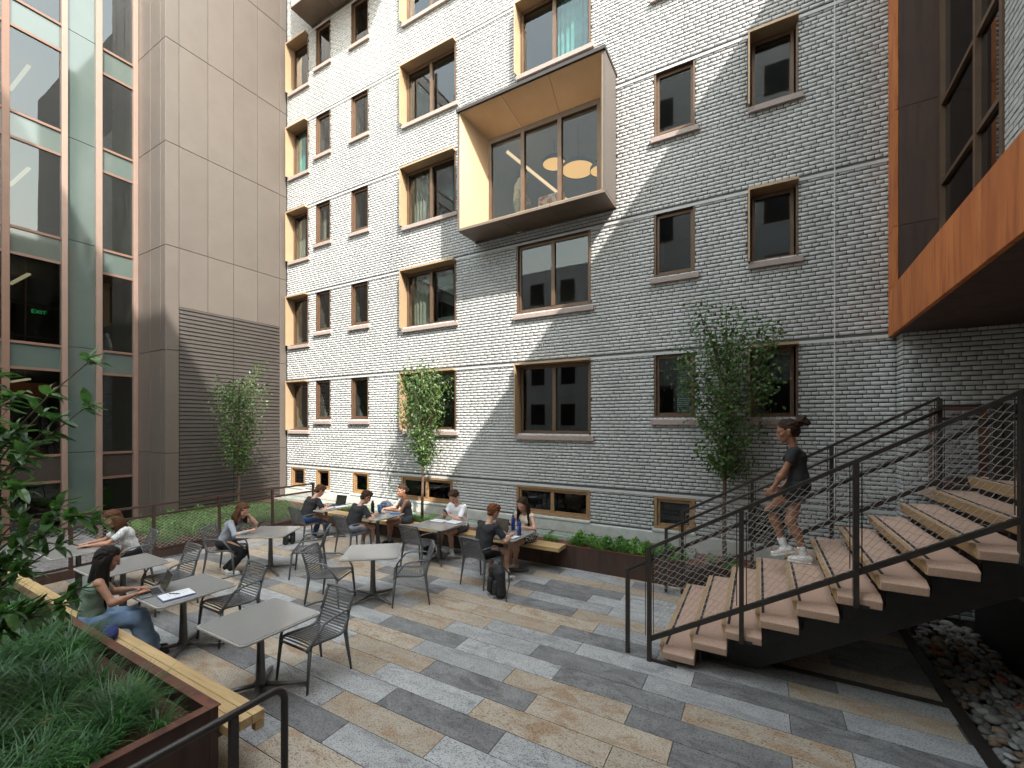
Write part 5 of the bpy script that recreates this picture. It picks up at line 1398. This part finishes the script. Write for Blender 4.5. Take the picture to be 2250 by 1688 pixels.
def pen(loc, rz, lbl):
    q = MB(); q.tube([(-.07,0,0),(.05,0,0),(.07,0,0)],[.0045,.0045,.001],6); o = q.build('pen', M['black'], smooth=True); o.location = loc; o.rotation_euler = (0,0,rz); tag(o, lbl, 'pen')
pen((-5.88,2.44,.767), R(25), 'black pen lying on the white notebook')
sheet('notebook', (-8.80,6.74,.741), R(10), .22, .29, 'white paper pad being written on at the far left table', 'notebook')
sheet('notebook', (-8.68,6.98,.741), R(-18), .22, .29, 'loose white notebook near the black laptop on the far table', 'notebook')
sheet('open_book', (-5.68,6.96,.741), R(4), .30, .22, 'left open notebook on the white tee man\'s table', 'book')
sheet('open_book', (-5.34,7.02,.741), R(-6), .30, .24, 'right open notebook under the white tee man\'s arms', 'book')
sheet('notebook', (-3.78,6.58,.741), R(-20), .22, .28, 'white notebook at the near corner of the girl\'s table', 'notebook')
pen((-3.80,6.60,.757), R(60), 'dark pen on the near corner notebook')
sheet('notebook', (-7.30,6.60,.741), R(0), .20, .26, 'small white notebook under the grey shorts man\'s hand', 'notebook')
def phone(loc, rot, lbl):
    t = thing('phone', lbl, 'phone', loc); t.rotation_euler = rot
    q = MB(); q.box(-.037,.037,-.075,.075,-.004,.004); q.build('phone_body', M['keys'], t, bevel=.003)
    q = MB(); q.box(-.033,.033,-.07,.07,.0042,.0048); q.build('screen', M['screen'], t)
phone((-7.24,6.93,.746), (0,0,R(70)), 'black phone lying flat beside the blue tumbler')
phone((-7.98,4.66,.875), (R(50),0,R(-60)), 'phone held by the woman in the grey sweater')
phone((-5.55,7.02,.93), (R(55),0,R(180)), 'phone held up by the man in the white tee')
phone((-4.13,7.10,.86), (R(45),0,R(190)), 'phone held by the long haired girl')
phone((-9.42,2.72,.748), (0,0,R(30)), 'dark phone under the hands of the white shirted woman')
def bottle(loc, r_, h_, m_, lbl, cap='black'):
    t = thing('bottle', lbl, 'bottle', loc)
    q = MB(); q.lathe([(r_*.9,0),(r_,.006),(r_,h_*.74),(r_*.88,h_*.80),(r_*.55,h_*.85)], (0,0,0), 18); b_ = q.build('flask', M[m_], t, smooth=True)
    q = MB(); q.lathe([(r_*.58,h_*.85),(r_*.62,h_*.87),(r_*.62,h_*.95),(r_*.5,h_*.96)], (0,0,0), 14); q.build('cap', M[cap], t, smooth=True)
    q = MB(); q.tube([(-r_*.5,0,h_*.93),(-r_*.4,0,h_*1.01),(r_*.4,0,h_*1.01),(r_*.5,0,h_*.93)], r_*.12, 6); q.build('loop', M[cap], t, smooth=True)
    return t
bt1 = bottle((-3.99,7.06,.741), .037, .29, 'navyb', 'farther blue bottle with black cap, nearest the long haired girl')
bt2 = bottle((-3.72,6.80,.741), .037, .29, 'navyb', 'nearer blue bottle with white marks on the girl\'s table')
for bt_ in (bt2,):
    q = MB()
    for k in range(3): q.box(-.012,.012,-.0385,-.0372,.10+k*.025,.108+k*.025)
    q.build('print', M['logo'], bt_)
bottle((-7.40,6.80,.741), .038, .30, 'pack', 'tall black bottle standing beside the blue tumbler')
t = thing('tumbler', 'blue tumbler cup on the far table', 'cup', (-7.38,6.98,.741))
q = MB(); q.lathe([(.033,0),(.045,.14),(.045,.165)], (0,0,0), 20); q.build('cup', M['bluecup'], t, smooth=True)
q = MB(); q.lathe([(.047,.164),(.047,.175),(.02,.178)], (0,0,0), 20); q.build('lid', M['bluecup'], t, smooth=True)
q = MB(); q.box(-.11,.11,-.035,.035,0,.03); o = q.build('pencil_case', M['bluecup'], bevel=.01); o.location = (-6.96,7.03,.741); o.rotation_euler = (0,0,R(20)); tag(o, 'light blue pencil case at the table edge near the bun haired woman', 'pencil case')
def backpack(loc, rz, m_, lbl, tilt=0, S=1.0):
    t = thing('backpack', lbl, 'backpack', loc, rz); t.rotation_euler = (tilt, 0, rz); t.scale = (S,)*3
    pr = []
    for s_ in (-1,1):
        pr += [((s_*.095,0,.08),(s_*.09,0,.34),.085,.07), ((s_*.06,.0,.36),(s_*.05,.0,.40),.075,.06)]
    v_, f_ = sdf(pr, .011, .05, .003, 26, [((0,0,.004),(0,0,-1))]); link('bag', npmesh('bag', v_, f_, M[m_], smooth=True), t)
    pr = [((-.075,-.075,.09),(-.07,-.07,.22),.05,.045), ((.075,-.075,.09),(.07,-.07,.22),.05,.045)]
    v_, f_ = sdf(pr, .011, .05, .002, 26, [((0,0,.006),(0,0,-1))]); link('front_pocket', npmesh('front_pocket', v_, f_, M[m_], smooth=True), t)
    q = MB(); q.tube([(-.03,.05,.44),(-.02,.07,.475),(.02,.07,.475),(.03,.05,.44)], .009, 6); q.build('handle', M[m_], t, smooth=True)
    for s_ in (-1,1):
        q = MB(); q.tube([(s_*.07,.07,.42),(s_*.115,.13,.34),(s_*.13,.13,.20),(s_*.14,.09,.06),(s_*.15,.06,.02)], [.02,.028,.026,.012,.008], 8, flat=.35); q.build('strap', M[m_], t, smooth=True)
        q = MB(); q.tube([(s_*.15,.05,.02),(s_*.22,.02,.008),(s_*.28,-.03,.006)], [.007,.007,.006], 5, flat=.5); q.build('strap_end', M[m_], t, smooth=True)
    q = MB(); q.tube([(-.12,-.065,.27),(-.10,-.07,.38),(0,-.066,.43),(.10,-.07,.38),(.12,-.065,.27)], .004, 5); q.build('zip', M['keys'], t)
backpack((-3.62,5.88,0), R(-25), 'pack', 'black backpack standing on the paving behind the red haired man', 0, 1.08)
backpack((-7.72,7.50,.45), R(10), 'packb', 'dark blue backpack on the far bench left of the bun haired woman', 0, .95)
backpack((-5.95,7.0,0), R(200), 'pack', 'black backpack on the paving under the white tee man\'s table', R(-12), .8)
backpack((-9.25,6.05,0), R(70), 'pack', 'black bag on the paving behind the jeans man\'s chair', R(10), .75)
pr = [((-.10,0,.045),(.10,0,.05),.06,.055), ((-.04,.02,.07),(.06,.01,.075),.055,.05)]
v_, f_ = sdf(pr, .009, .04, .004, 30, [((0,0,.002),(0,0,-1))]); o = link('pouch', npmesh('pouch', v_, f_, M['navy'], smooth=True)); o.location = (-6.02,1.90,.451); o.rotation_euler = (0,0,R(-10)); tag(o, 'crumpled navy blue bag lying on the front bench beside the woman', 'bag')
